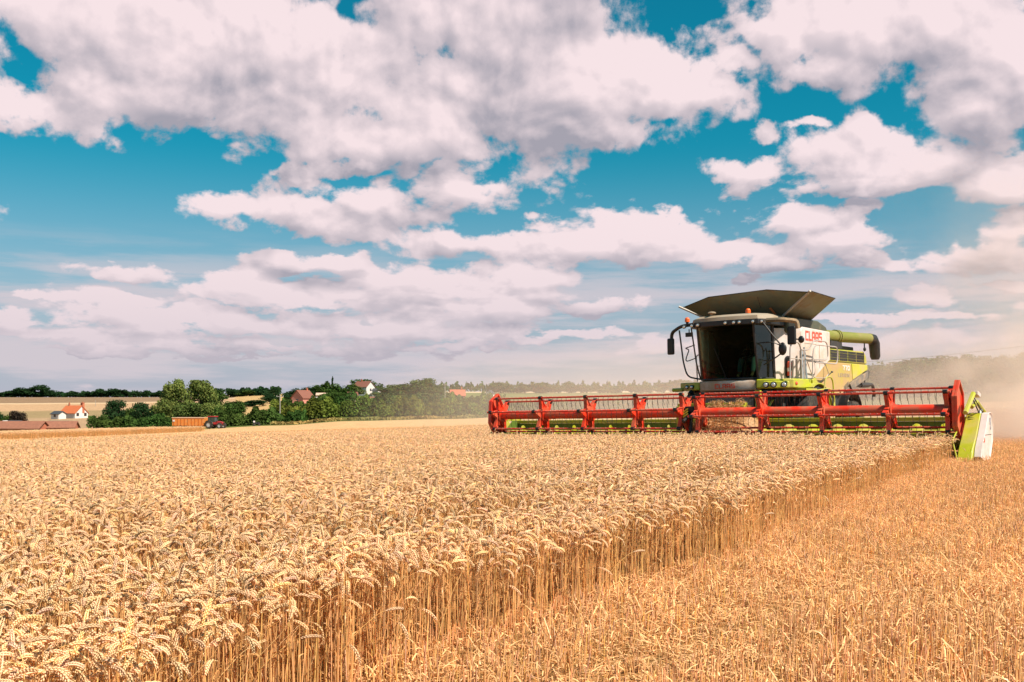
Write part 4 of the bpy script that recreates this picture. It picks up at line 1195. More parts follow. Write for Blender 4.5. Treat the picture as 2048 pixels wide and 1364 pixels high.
    for z in (2.10, 2.6, 3.1, 3.58):
        vs += [lean(x, y, z) for x, y in fp]
    k = len(fp)
    for i in range(3):
        for j in range(k - 1): fs.append((i * k + j, i * k + j + 1, (i + 1) * k + j + 1, (i + 1) * k + j))
    m.add(vs, fs); ws = m.build('windscreen', GLASS, cab, smooth=True)
    m = b()
    m.tube([lean(-.98, 2.60, 2.08), lean(-.98, 2.60, 3.6)], .055, 8)
    m.tube([lean(.80, 2.37, 2.08), lean(.80, 2.37, 3.6)], .035, 8)
    m.tube([lean(1.0, 3.02, 2.08), (1.0, 2.90, 3.6)], .045, 8)
    m.tube([(1.0, 3.70, 2.08), (1.0, 3.70, 3.6)], .05, 8); m.tube([(-1.0, 3.70, 2.08), (-1.0, 3.70, 3.6)], .05, 8)
    m.tube([lean(-.98, 2.60, 2.09)] + [lean(x, y, 2.09) for x, y in fp[1:]] + [lean(1.0, 3.02, 2.09)], .03, 6)
    m.tube([lean(-.90, 2.44, 2.08), lean(-.90, 2.44, 3.6)], .03, 6)
    m.build('cab_frame', BLACK, cab, smooth=True)
    m = b(); m.add([lean(.80, 2.37, 2.1), lean(1.0, 3.02, 2.1), (1.0, 2.90, 3.58), lean(.80, 2.37, 3.58)], [(0, 1, 2, 3)]); m.build('side_window', GLASS2, cab)
    m = b(); m.add([(-1.0, 2.62, 2.1), (-1.0, 3.70, 2.1), (-1.0, 3.70, 3.58), (-1.0, 2.36, 3.58)], [(0, 1, 2, 3)]); m.build('side_window', GLASS, cab)
    m = b(); m.add([(1.0, 3.02, 2.1), (1.0, 3.70, 2.1), (1.0, 3.70, 3.58), (1.0, 2.90, 3.58)], [(0, 1, 2, 3)]); m.build('door_window', GLASS2, cab)
    # roof with dark lamp visor
    m = b()
    rp = [(-1.16, 2.30), (-.95, 2.02), (-.5, 1.90), (0, 1.86), (.5, 1.90), (.98, 2.02), (1.22, 2.45), (1.22, 3.72), (-1.16, 3.72)]
    m.prism(rp, 3.555, 3.70, axis='z'); visor = m.build('roof_visor', BLACK, cab, bevel=.02)
    m = b()
    def ring(s_, z, dy=0): return [(x * s_, (y - 2.9) * s_ + 2.9 + dy, z) for x, y in rp]
    vs = ring(.985, 3.702) + ring(.965, 3.80) + ring(.85, 3.865) + ring(.4, 3.90)
    k = len(rp); fs = []
    for i in range(3): fs += [(i * k + j, i * k + (j + 1) % k, (i + 1) * k + (j + 1) % k, (i + 1) * k + j) for j in range(k)]
    fs += [tuple(range(k))[::-1], tuple(range(3 * k, 4 * k))]
    m.add(vs, fs); roof = m.build('cab_roof', mat('cream_roof', (.34, .28, .21), .65, dirt=(.28, .20, .12), dirt_amt=.5), cab, smooth=True)
    for (x, y) in ((-1.32, 2.15), (-1.0, 2.00), (-.78, 1.93), (.10, 1.85), (.34, 1.87), (.50, 1.885), (.86, 1.96), (1.05, 2.10)):
        m = b(); m.tube([(x, y + .03, 3.63), (x, y - .02, 3.62)], .055, 12); wl = m.build('work_light', BLACK, visor, smooth=True)
        m = b(); m.ball((x, y - .022, 3.62), (.042, .018, .042)); m.build('lens', LENS, wl, smooth=True)
    for (x, y, z) in ((-1.32, 2.35, 3.80), (.55, 2.35, 3.92)):
        m = b(); m.tube([(x, y, z - .10), (x, y, z - .03)], .04, 10); bc = m.build('beacon', BLACK, roof)
        m = b(); m.tube([(x, y, z - .03), (x, y, z + .05)], .072, 14); m.ball((x, y, z + .05), (.072, .072, .06)); m.build('amber_dome', AMBER, bc, smooth=True)
    m = b(); m.tube([(-.45, 2.0, 3.78), (-.42, 2.1, 3.93)], .03, 8); m.ball((-.42, 2.1, 3.95), (.12, .12, .04)); m.build('receiver_dome', mat('cream_roof', (.6, .5, .4), .5), roof, smooth=True)
    # mirror arms and mirrors
    m = b(); m.arc([(-1.1, 2.25, 3.68), (-1.5, 2.30, 3.66), (-1.88, 2.45, 3.50), (-1.90, 2.46, 3.2)], .05, 8); ma = m.build('mirror_arm', BLACK, cab, smooth=True)
    m = b(); m.box((-1.90, 2.42, 3.10), (.22, .10, .48)); m.build('mirror', BLACK, ma, bevel=.045, seg=4)
    m = b(); m.arc([(1.1, 2.30, 3.66), (1.5, 2.38, 3.66), (1.86, 2.55, 3.60), (1.88, 2.56, 3.4)], .06, 8); ma = m.build('mirror_arm', GREYD, cab, smooth=True)
    m = b(); m.box((1.72, 2.52, 3.22), (.24, .10, .50)); m.build('mirror', BLACK, ma, bevel=.045, seg=4)
    m = b(); m.ball((1.96, 2.58, 3.10), (.09, .05, .10)); m.tube([(1.8, 2.56, 3.12), (1.95, 2.58, 3.1)], .02, 6); m.build('wide_angle_mirror', BLACK, ma, smooth=True)
    m = b(); m.ball((1.52, 2.36, 2.86), (.12, .06, .18)); m.arc([(1.1, 2.08, 3.58), (1.30, 2.2, 3.25), (1.50, 2.34, 2.95)], .022, 6); m.arc([(1.0, 2.3, 2.45), (1.3, 2.3, 2.6), (1.5, 2.36, 2.75)], .02, 6)
    m.arc([(.92, 2.2, 3.05), (1.30, 2.22, 3.05), (1.48, 2.34, 2.95)], .018, 6)
    m.build('lower_mirror', BLACK, cab, smooth=True)
    # left hand safety frame
    m = b()
    m.arc([(-1.58, 2.35, 3.55), (-1.50, 2.42, 2.6), (-1.42, 2.5, 2.2), (-1.02, 2.5, 2.12)], .024, 8)
    m.arc([(-1.08, 2.36, 2.72), (-1.45, 2.4, 2.62), (-1.30, 2.4, 2.98), (-1.42, 2.38, 3.02), (-1.10, 2.36, 3.10)][::-1], .016, 6)
    m.tube([(-1.12, 2.2, 3.58), (-1.06, 2.36, 2.6), (-1.0, 2.5, 2.1)], .022, 8)
    m.build('safety_rail', BLACK, cab, smooth=True)
    m = b(); m.arc([(-1.13, 2.55, 2.05), (-1.16, 2.55, 2.78), (-1.06, 2.55, 2.84)], .018, 6); m.tube([(-1.15, 2.55, 2.5), (-1.02, 2.55, 2.5)], .012, 6); m.tube([(-1.14, 2.55, 2.3), (-1.02, 2.55, 2.3)], .012, 6); m.build('grab_rail', GREYP, cab)
    m = b(); m.box((-1.24, 2.3, 3.40), (.20, .08, .12)); m.tube([(-1.24, 2.3, 3.46), (-1.24, 2.3, 3.56)], .015, 6); m.build('camera_box', BLACK, cab)
    # wiper
    m = b(); m.tube([lean(-.05, 2.17, 2.12), lean(-.35, 2.19, 3.0)], .012, 6); m.build('wiper', mat('matt_black', (.01, .01, .01), .9), cab)
    # ---- inside the cab
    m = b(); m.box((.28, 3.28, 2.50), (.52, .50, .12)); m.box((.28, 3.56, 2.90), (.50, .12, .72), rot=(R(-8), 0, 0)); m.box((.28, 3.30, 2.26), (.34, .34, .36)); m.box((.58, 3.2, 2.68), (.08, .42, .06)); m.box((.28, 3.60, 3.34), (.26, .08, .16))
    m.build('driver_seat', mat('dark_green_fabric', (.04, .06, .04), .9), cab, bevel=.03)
    m = b(); m.tube([(.28, 2.60, 2.10), (.28, 2.75, 2.70)], .04, 8)
    pts = [(.28 + .19 * math.cos(t), 2.80 + .13 * math.sin(t), 2.78 + .12 * math.sin(t)) for t in np.linspace(0, 2 * math.pi, 17)]
    m.tube(pts, .016, 6); m.tube([(.10, 2.80, 2.78), (.46, 2.80, 2.78)], .014, 6); m.build('steering_wheel', BLACK, cab)
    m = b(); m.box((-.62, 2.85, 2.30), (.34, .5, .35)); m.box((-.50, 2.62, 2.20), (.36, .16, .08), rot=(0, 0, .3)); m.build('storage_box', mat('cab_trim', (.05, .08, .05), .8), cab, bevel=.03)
    m = b(); m.box((-.45, 2.50, 2.17), (.34, .2, .12), rot=(.1, .2, .4)); m.ball((-.62, 2.6, 2.20), (.14, .12, .09)); m.build('crumpled_jacket', mat('pale_green_cloth', (.18, .34, .24), .9), cab, smooth=True)
    m = b(); m.box((.66, 2.95, 2.75), (.16, .05, .22), rot=(0, 0, -.5)); m.build('monitor', mat('screen', (.10, .13, .10), .2), cab, bevel=.01)

    # ---- platform railings on the machine's left
    m = b()
    m.arc([(1.68, 2.45, 2.06), (1.70, 2.45, 3.06), (1.70, 3.20, 3.06), (1.70, 3.25, 2.06)], .022, 8)
    m.tube([(1.70, 2.45, 2.60), (1.70, 3.24, 2.60)], .014, 8)
    rl = m.build('platform_rail', GREYP, root, smooth=True)
    m = b()
    m.arc([(1.72, 3.20, 2.86), (1.80, 3.55, 2.86), (1.86, 3.75, 3.14), (1.9, 4.7, 3.14), (1.9, 4.75, 2.62), (1.8, 3.3, 2.60)], .020, 8)
    m.arc([(1.86, 3.6, 2.08), (1.88, 3.65, 3.02), (1.90, 5.55, 3.02), (1.90, 5.5, 2.52), (1.9, 3.75, 2.52)], .018, 8)
    m.arc([(1.84, 4.65, 2.52), (1.84, 4.95, 2.22), (1.80, 4.75, 2.10), (1.74, 3.95, 2.10), (1.74, 3.55, 2.55)], .012, 8)
    m.tube([(1.75, 3.30, 2.06), (1.75, 3.32, 2.90)], .022, 8)
    m.build('ladder_rail', GREYP, root, smooth=True)
    m = b(); m.tube([(1.62, 3.45, 2.0), (1.60, 3.48, 2.85)], .05, 8); m.tube([(1.70, 3.60, 2.02), (1.64, 3.60, 2.95)], .03, 8); m.build('ladder_post', mat('blue_grey_steel', (.35, .40, .44), .4, .4), root)
    return root
comb = build_combine()

# ------------------------------------------------------------------ driver
def build_driver():
    T = Matrix.Translation((MX, MY, -0.125)) @ Euler((0, -0.019, -R(37.5))).to_matrix().to_4x4()
    P = lambda *a: T @ Vector(a)
    def skin(name, chain, mat_, parent=None, lvl=2):
        """chain: list of (key, parent key, point, radius)"""
        me = bpy.data.meshes.new(name); keys = [c[0] for c in chain]
        me.from_pydata([P(*c[2]) for c in chain], [(keys.index(c[1]), i) for i, c in enumerate(chain) if c[1]], [])
        o = bpy.data.objects.new(name, me); COL.objects.link(o)
        sk = o.modifiers.new('skin', 'SKIN')
        for i, c in enumerate(chain):
            r = c[3]; me.skin_vertices[0].data[i].radius = (r, r)
        me.skin_vertices[0].data[0].use_root = True
        s2 = o.modifiers.new('sub', 'SUBSURF'); s2.levels = lvl; s2.render_levels = lvl
        me.materials.append(mat_)
        me.polygons.foreach_set('use_smooth', [True] * len(me.polygons))
        if parent: o.parent = parent
        return o
    SKIN = mat('skin', (.52, .28, .19), .5)
    x = .28; ch = [('pel', None, (x, 3.38, 2.64), .13), ('sp', 'pel', (x, 3.42, 2.84), .135), ('ch', 'sp', (x, 3.40, 3.04), .15), ('nk', 'ch', (x + .01, 3.37, 3.20), .055),
          ('hd0', 'nk', (x + .02, 3.35, 3.27), .075), ('hd1', 'hd0', (x + .02, 3.35, 3.36), .098), ('hd2', 'hd1', (x + .02, 3.355, 3.43), .085)]
    for s_, n_ in ((-1, 'l'), (1, 'r')):
        ch += [('hip' + n_, 'pel', (x + s_ * .10, 3.30, 2.63), .095), ('kn' + n_, 'hip' + n_, (x + s_ * .20, 2.88, 2.66), .072), ('an' + n_, 'kn' + n_, (x + s_ * .20, 2.72, 2.22), .045), ('to' + n_, 'an' + n_, (x + s_ * .21, 2.60, 2.16), .04),
               ('sh' + n_, 'ch', (x + s_ * .19, 3.38, 3.10), .062), ('el' + n_, 'sh' + n_, (x + s_ * .27, 3.20, 2.86), .045), ('wr' + n_, 'el' + n_, (x + s_ * .15, 2.95, 2.80), .030), ('pa' + n_, 'wr' + n_, (x + s_ * .13, 2.87, 2.80), .035)]
        for f in range(4):
            ch += [('f%d%s' % (f, n_), 'pa' + n_, (x + s_ * (.10 + .02 * f), 2.82, 2.815 - .004 * f), .010), ('g%d%s' % (f, n_), 'f%d%s' % (f, n_), (x + s_ * (.10 + .02 * f), 2.80, 2.785), .009)]
        ch += [('th' + n_, 'pa' + n_, (x + s_ * .09, 2.86, 2.82), .011), ('ti' + n_, 'th' + n_, (x + s_ * .085, 2.83, 2.80), .009)]
    me0 = skin('person', ch, SKIN)
    tag(me0, 'driver in jeans and a dark shirt sitting at the wheel inside the combine cab', 'person')
    jn = [('pel', None, (x, 3.38, 2.64), .142)]
    for s_, n_ in ((-1, 'l'), (1, 'r')):
        jn += [('hip' + n_, 'pel', (x + s_ * .10, 3.30, 2.63), .108), ('kn' + n_, 'hip' + n_, (x + s_ * .20, 2.88, 2.66), .086), ('an' + n_, 'kn' + n_, (x + s_ * .20, 2.73, 2.26), .062)]
    skin('jeans', jn, mat('faded_denim', (.42, .62, .72), .85, var=.2, vscale=14), me0)
    st = [('pel', None, (x, 3.39, 2.72), .145), ('sp', 'pel', (x, 3.42, 2.84), .150), ('ch', 'sp', (x, 3.40, 3.04), .165), ('nk', 'ch', (x + .01, 3.375, 3.17), .065)]
    for s_, n_ in ((-1, 'l'), (1, 'r')):
        st += [('sh' + n_, 'ch', (x + s_ * .19, 3.38, 3.10), .076), ('el' + n_, 'sh' + n_, (x + s_ * .25, 3.25, 2.93), .060)]
    skin('shirt', st, mat('dark_shirt', (.06, .09, .09), .9), me0)
    def loc(mb): mb.v = [tuple(P(*v)) for v in mb.v]; return mb
    hx, hy, hz = x + .02, 3.35, 3.36
    m = MB(); m.ball((hx, hy + .02, hz + .05), (.105, .115, .085)); loc(m).build('hair', mat('brown_hair', (.05, .03, .02), .8), me0, smooth=True)
    m = MB(); m.add([(hx - .012, hy - .095, hz - .02), (hx + .012, hy - .095, hz - .02), (hx, hy - .095, hz + .03), (hx, hy - .125, hz - .015)], [(0, 1, 3), (1, 2, 3), (2, 0, 3), (0, 2, 1)]); loc(m).build('nose', SKIN, me0)
    m = MB()
    for s_ in (-1, 1): m.ball((hx + s_ * .033, hy - .092, hz + .012), (.012, .007, .007))
    m.bx(hx - .025, hx + .025, hy - .098, hy - .09, hz - .056, hz - .049)
    loc(m).build('face_features', mat('eye_dark', (.03, .015, .015), .5), me0)
    m = MB()
    for s_ in (-1, 1): m.ball((hx + s_ * .097, hy + .005, hz - .005), (.012, .02, .03))
    loc(m).build('ears', SKIN, me0, smooth=True)
build_driver()

# ------------------------------------------------------------------ crop gathered on the header
def build_heap():
    rg = np.random.default_rng(3)
    bag = Bag()
    T = Matrix.Translation((MX, MY, -0.125)) @ Euler((0, -0.019, -R(37.5))).to_matrix().to_4x4()
    Tm = np.array(T)
    n = 16000
    u = rg.normal(0.25, 0.55, n).clip(-1.4, 1.9)
    top = 1.50 * np.exp(-((u - .55) / 1.15) ** 4) - .05 + 0.06 * np.sin(u * 9) + 0.04 * np.sin(u * 23)
    y = rg.uniform(.15, 1.15, n); z = .2 + (top - .2) * (0.35 + .65 * np.clip(y / .9, 0, 1)) * np.sqrt(rg.random(n))
    z = np.maximum(z, .2)
    c = np.stack([u, y, z], 1)
    d = rg.normal(0, 1, (n, 3)); d[:, 2] *= .5; d /= np.linalg.norm(d, axis=1, keepdims=True)
    L = rg.uniform(.03, .15, n)[:, None]
    s = np.cross(d, rg.normal(0, 1, (n, 3))); s /= np.linalg.norm(s, axis=1, keepdims=True)
    V = np.stack([c - d * L / 2 - s * .004, c - d * L / 2 + s * .004, c + d * L / 2 + s * .003, c + d * L / 2 - s * .003], 1)
    Vh = V.reshape(-1, 3) @ Tm[:3, :3].T + Tm[:3, 3]
    base = (np.arange(n) * 4)[:, None]; F = base + np.arange(4)[None]
    g = rg.normal(1.0, .2, (n, 1)).clip(.5, 1.5)
    bag.add(Vh, F, 1, np.repeat(np.concatenate([g, g, g], 1)[:, None], 4, 1))
    # tangled core
    m = MB(); vs = []; fs = []
    xs_ = np.linspace(-1.3, 1.8, 30); ys_ = np.linspace(.15, 1.1, 9)
    for i, a in enumerate(xs_):
        tp = 1.50 * math.exp(-((a - .55) / 1.15) ** 4) - .12
        for j, bb in enumerate(ys_):
            vs.append((a, bb, .18 + (tp - .18) * (0.3 + .65 * min(1, bb / .9)) * .93 + random.uniform(-.02, .02)))
    V = np.array(vs) @ Tm[:3, :3].T + Tm[:3, 3]
    F = np.array([[i * 9 + j, i * 9 + j + 1, (i + 1) * 9 + j + 1, (i + 1) * 9 + j] for i in range(29) for j in range(8)])
    bag.add(V, F, 1, np.full((len(V), 3), .8))
    o = bag.out('cut_crop', (EAR, plant_mat('cut_straw', (.60, .33, .14), .2), LEAF)); COL.objects.link(o)
    tag(o, 'tangled heap of cut wheat lying on the header in front of the feeder', 'cut wheat', kind='stuff')
    # thin chaff flying up over the reel
build_heap()
# ------------------------------------------------------------------ trees
def leaf_mat(name, col, trans=0.3):
    m = bpy.data.materials.new(name); m.use_nodes = True
    t = NT(m.node_tree)
    for n in list(t.n):
        if n.type != 'OUTPUT_MATERIAL': t.n.remove(n)
    out = t.n[0]
    a = t.node('ShaderNodeAttribute', attribute_name='tint').outputs['Color']
    c = t.mix(1.0, col, a, 'MULTIPLY')
    d = t.node('ShaderNodeBsdfDiffuse'); t.put(d.inputs[0], c)
    tr = t.node('ShaderNodeBsdfTranslucent'); t.put(tr.inputs[0], c)
    mx = t.node('ShaderNodeMixShader'); mx.inputs[0].default_value = trans
    t.l.new(d.outputs[0], mx.inputs[1]); t.l.new(tr.outputs[0], mx.inputs[2]); t.l.new(mx.outputs[0], out.inputs[0])
    return m
GREENS = {
    'dark': leaf_mat('dark_foliage', (0.026, 0.058, 0.024)),
    'mid': leaf_mat('mid_foliage', (0.058, 0.100, 0.026)),
    'light': leaf_mat('willow_foliage', (0.165, 0.200, 0.060), 0.35),
    'olive': leaf_mat('olive_foliage', (0.090, 0.125, 0.038)),
    'purple': leaf_mat('copper_foliage', (0.040, 0.030, 0.026)),
    'hedge': leaf_mat('hedge_foliage', (0.115, 0.145, 0.030)),
    'bank': leaf_mat('dry_bank_foliage', (0.30, 0.23, 0.09)),
}
BARK = mat('bark', (0.10, 0.075, 0.05), 0.9, var=0.2)
def crown_mesh(name, seed, blobs, cards, card, shape='broad'):
    """leaf clumps in a unit crown: x,y within +-0.5, z from 0 to 1"""
    rg = np.random.default_rng(seed)
    C = []
    for i in range(blobs):
        if shape == 'broad':
            t = rg.random(); z = 0.16 + 0.70 * t
            rmax = 0.36 * math.sqrt(max(0.03, 1 - ((z - 0.45) / 0.52) ** 2))
            r = rmax * math.sqrt(rg.random()); a = rg.uniform(0, 6.283); s = rg.uniform(0.10, 0.19)
        elif shape == 'poplar':
            z = rg.uniform(0.06, 0.94); r = 0.25 * rg.random() * (1.1 - z * 0.7); a = rg.uniform(0, 6.283); s = rg.uniform(0.08, 0.13)
        else:   # tall, irregular, with separate limbs
            z = rg.uniform(0.08, 0.92); rmax = 0.40 * (1 - z) ** 0.55 + 0.05; r = rmax * math.sqrt(rg.random()); a = rg.uniform(0, 6.283); s = rg.uniform(0.07, 0.14)
        C.append((r * math.cos(a), r * math.sin(a), z, s))
    C = np.array(C)
    n = cards
    w = C[:, 3] ** 2; w /= w.sum()
    k = rg.choice(len(C), n, p=w)
    d = rg.normal(0, 1, (n, 3)); d /= np.linalg.norm(d, axis=1, keepdims=True)
    rr = C[k, 3] * (0.55 + 0.55 * rg.random(n) ** 0.6) * (1 + .25 * rg.normal(0, 1, n).clip(-1, 1.4))
    c = C[k, :3] + d * rr[:, None]
    c[:, 2] = c[:, 2].clip(0.02, 1.0)
    nrm = d * 0.8 + rg.normal(0, 0.6, (n, 3)); nrm /= np.linalg.norm(nrm, axis=1, keepdims=True)
    u = np.cross(nrm, rg.normal(0, 1, (n, 3))); u /= np.linalg.norm(u, axis=1, keepdims=True); v = np.cross(nrm, u)
    s = (card * rg.uniform(0.5, 1.2, n))[:, None]
    V = np.stack([c - u * s - v * s * .6, c + u * s * .7 - v * s, c + u * s + v * s * .5, c - u * s * .5 + v * s], 1).reshape(-1, 3)
    F = (np.arange(n) * 4)[:, None] + np.arange(4)[None]
    me = bpy.data.meshes.new(name)
    me.from_pydata(V.tolist(), [], F.tolist())
    clump = rg.uniform(0.72, 1.28, len(C))[k]
    g = (clump * rg.normal(1, .16, n)).clip(.4, 1.8)
    hue = rg.normal(1, .08, n)
    tint = np.stack([g * hue, g, g * .9, np.ones(n)], 1).repeat(4, 0)
    ca = me.color_attributes.new('tint', 'FLOAT_COLOR', 'POINT'); ca.data.foreach_set('color', tint.astype(np.float32).ravel())
    me.materials.append(GREENS['mid'])
    return me
CROWNS = {'broad': [crown_mesh('crown', 20 + i, 16 + i * 2, 2600, .034) for i in range(5)],
          'tall': [crown_mesh('crown', 40 + i, 46, 9000, .020, 'tall') for i in range(3)],
          'poplar': [crown_mesh('crown', 50, 22, 1800, .04, 'poplar')],
          'fine': [crown_mesh('crown', 60 + i, 30, 6000, .024) for i in range(3)]}
TRUNK = []
for s_ in range(3):
    m = MB(); rr = random.Random(s_)
    m.tube([(0, 0, -.02), (.01, 0, .12), (.0, .01, .32), (.02, 0, .6)], [.045, .034, .028, .012], 7)
    for i in range(7):
        a = rr.uniform(0, 6.28); z = rr.uniform(.14, .45); L = rr.uniform(.16, .30)
        m.tube([(0, 0, z), (L * .5 * math.cos(a), L * .5 * math.sin(a), z + L * .5), (L * math.cos(a), L * math.sin(a), z + L * 1.1)], [.016, .010, .004], 5)
    o = m.build('trunk', BARK); TRUNK.append(o.data); bpy.data.objects.remove(o)
ti = [0]
def tree(px, top, w, D, kind, green, label, group=None, base=None, name='tree'):
    ti[0] += 1
    x, y, z = at(px, D)
    h = EYE + (800 - top) / 2000 * D - z
    wm = w / 2000 * D
    r = empty(name, (x, y, z), random.uniform(0, 6.28), (1, 1, 1))
    tag(r, label, 'tree', group)
    lst = CROWNS[kind]; me = lst[ti[0] % len(lst)]
    c = bpy.data.objects.new('crown', me); COL.objects.link(c); c.parent = r
    lift = 0.10 if kind != 'poplar' else .04
    c.location = (0, 0, h * lift * .3); c.scale = (wm * 1.16, wm * 1.16, h * (1 - lift * .3))
    c.material_slots[0].link = 'OBJECT'; c.material_slots[0].material = GREENS[green]
    t = bpy.data.objects.new('trunk', TRUNK[ti[0] % 3]); COL.objects.link(t); t.parent = r
    t.scale = (max(wm, h * .5) * .8, max(wm, h * .5) * .8, h)
    return r

# trees on the crest of the left hill
crest = [(-30, 783, 34), (5, 786, 24), (18, 781, 28), (44, 775, 32), (62, 774, 40), (84, 770, 34), (100, 780, 26), (114, 789, 18), (135, 788, 18), (150, 783, 20),
         (172, 785, 22), (184, 782, 24), (204, 777, 28), (230, 777, 30), (248, 779, 28), (263, 785, 16), (277, 781, 12), (294, 780, 13), (310, 786, 20), (323, 781, 24)]
land = ['left of the flat topped one', 'low and wide at the left picture edge', 'second from the left picture edge', 'left half of the large dark clump', 'middle of the large dark clump', 'highest one with a flat top', 'right shoulder of the large dark clump',
        'smallest one beside a gap', 'alone and low after the gap', 'round one right of the gap', 'left one of a close pair', 'right one of a close pair', 'umbrella shaped one',
        'left half of the long dark group', 'right half of the long dark group', 'last low one of the long group', 'thin round one standing apart', 'second thin round one', 'low one by the tall willows', 'bushy one by the tall willows']
for (px, top, w), l in zip(crest, land):
    tree(px, top, w * 1.12, 900, 'broad', 'dark', 'dark tree on the far hill crest, ' + l, 'trees on the left hill crest')
for (px, top, w, D, k, g, l) in [
    (434, 777, 40, 640, 'broad', 'dark', 'dark tree rising behind the right side of the willows'),
    (464, 778, 20, 700, 'broad', 'dark', 'small dark tree on the ridge, just right of the willows'),
    (480, 785, 20, 700, 'broad', 'mid', 'low green tree on the ridge above the stubble slope'),
    (500, 780, 30, 700, 'broad', 'mid', 'wider green tree on the ridge above the stubble slope'),
    (520, 782, 24, 700, 'broad', 'dark', 'right hand green tree on the ridge above the stubble slope'),
    (538, 786, 26, 560, 'broad', 'dark', 'dark tree left of the mushroom shaped tree'),
    (554, 775, 17, 520, 'poplar', 'dark', 'mushroom shaped dark tree beside the wooden pole'),
    (540, 790, 34, 470, 'broad', 'dark', 'dark bushy tree under the mushroom shaped tree'),
    (510, 800, 44, 430, 'broad', 'dark', 'wide dark bush on the stubble slope'),
    (492, 803, 34, 440, 'broad', 'dark', 'low dark bush at the foot of the stubble slope'),
    (232, 800, 42, 300, 'fine', 'dark', 'dense dark green tree right of the red roofed cottage'),
    (200, 829, 34, 296, 'broad', 'mid', 'low shrubby tree touching the red roofed cottage'),
    (266, 815, 26, 290, 'broad', 'mid', 'small green tree between the dense dark tree and the pair'),
    (284, 805, 36, 285, 'fine', 'dark', 'pointed dark tree left of the willows'),
    (306, 812, 24, 280, 'broad', 'dark', 'small dark tree touching the willows'),
    (38, 822, 34, 270, 'fine', 'purple', 'dark purple leaved tree above the white gabled shed'),
    (16, 830, 26, 275, 'broad', 'mid', 'green tree between the purple tree and the picture edge'),
    (-2, 820, 20, 275, 'broad', 'dark', 'dark tree cut by the left picture edge'),
    (352, 756, 62, 262, 'tall', 'light', 'tallest pale green willow above the trailer'),
    (404, 761, 66, 266, 'tall', 'light', 'second tall pale green willow, twin peak'),
    (334, 795, 50, 258, 'fine', 'light', 'pale green tree at the left foot of the willows'),
    (378, 806, 50, 256, 'fine', 'olive', 'olive tree in front of the two willows'),
    (432, 782, 60, 270, 'fine', 'mid', 'mid green tree right of the second willow'),
    (464, 800, 50, 262, 'fine', 'mid', 'green tree behind the tractor'),
    (424, 806, 46, 254, 'fine', 'light', 'pale low tree behind the tractor cab'),
    (574, 786, 30, 430, 'broad', 'dark', 'dark tree right of the wooden pole'),
    (592, 777, 36, 460, 'broad', 'dark', 'dark tree behind the pink house'),
    (618, 774, 40, 470, 'broad', 'dark', 'dark tree above the roof of the pink house'),
    (640, 770, 34, 470, 'broad', 'mid', 'green tree left of the slim poplar'),
    (652, 762, 28, 465, 'broad', 'mid', 'rounded tree touching the slim poplar'),
    (665, 752, 9, 460, 'poplar', 'dark', 'slim dark poplar, a narrow column above the village'),
    (680, 768, 50, 440, 'broad', 'mid', 'wide green tree right of the slim poplar'),
    (652, 786, 30, 395, 'broad', 'mid', 'green tree touching the right side of the pink house'),
    (670, 784, 54, 380, 'fine', 'mid', 'large green tree in front of the slim poplar'),
    (706, 768, 44, 450, 'broad', 'olive', 'olive tree left of the white gabled house'),
    (728, 759, 56, 520, 'broad', 'mid', 'wide tree behind the white gabled house'),
    (748, 765, 36, 520, 'broad', 'mid', 'tree behind the right end of the white gabled house'),
    (722, 794, 56, 390, 'fine', 'olive', 'olive tree in front of the white gabled house'),
    (768, 775, 40, 460, 'broad', 'olive', 'low tree right of the white gabled house'),
    (752, 792, 40, 385, 'broad', 'olive', 'shrubby tree below the white gabled house'),
    (796, 769, 52, 470, 'broad', 'olive', 'hazy tree left of the big domed tree'),
    (822, 763, 44, 470, 'broad', 'olive', 'hazy tree on the left flank of the big domed tree'),
    (843, 757, 52, 460, 'fine', 'olive', 'big domed hazy tree right of the village'),
    (864, 775, 34, 450, 'broad', 'olive', 'low right flank of the big domed tree'),
    (800, 786, 60, 400, 'broad', 'olive', 'wide hazy tree in front of the big domed tree'),
    (846, 786, 60, 400, 'broad', 'olive', 'wide low tree before the big domed tree'),
    (880, 769, 22, 520, 'broad', 'mid', 'small tree left of the telegraph pole'),
    (915, 767, 10, 620, 'poplar', 'mid', 'tiny round tree between the telegraph pole and the haze'),
    (966, 771, 9, 620, 'poplar', 'mid', 'tiny tree left of the hazy wood'),
    (892, 783, 40, 430, 'broad', 'olive', 'tree beside the brick house'),
    (940, 794, 40, 420, 'broad', 'olive', 'bush on the right of the brick house')]:
    tree(px, top, w * 1.1, D, k, g, l, 'trees around the village')
far = [(985, 770, 26), (1002, 764, 42), (1018, 769, 24), (1050, 768, 50), (1085, 766, 56), (1118, 771, 34), (1138, 763, 26), (1162, 770, 44), (1200, 772, 44), (1232, 774, 30), (1262, 770, 34), (1292, 769, 34), (1328, 765, 44), (1352, 759, 44), (1375, 761, 34), (1410, 764, 50)]
fl = ['left end of the row', 'domed, second from the left end', 'thin, beside the domed one', 'broad and low', 'broad above the second reel arm', 'low one in a dip', 'small peak', 'right of the small peak', 'low above the reel', 'lowest one', 'left of a faint pair', 'right of a faint pair', 'left of the highest', 'highest beside the cab', 'beside the mirror', 'behind the cab']
for (px, top, w), l in zip(far, fl):
    tree(px, top, w * 1.2, 700, 'broad', 'mid', 'tree fading in the dust behind the reel, ' + l, 'far trees behind the reel')
right = [(1745, 730, 60), (1790, 719, 80), (1840, 716, 70), (1880, 712, 60), (1915, 713, 50), (1945, 710, 46), (1975, 712, 44), (2003, 708, 46), (2032, 708, 44), (2062, 705, 46), (2095, 708, 50), (1700, 735, 70)]
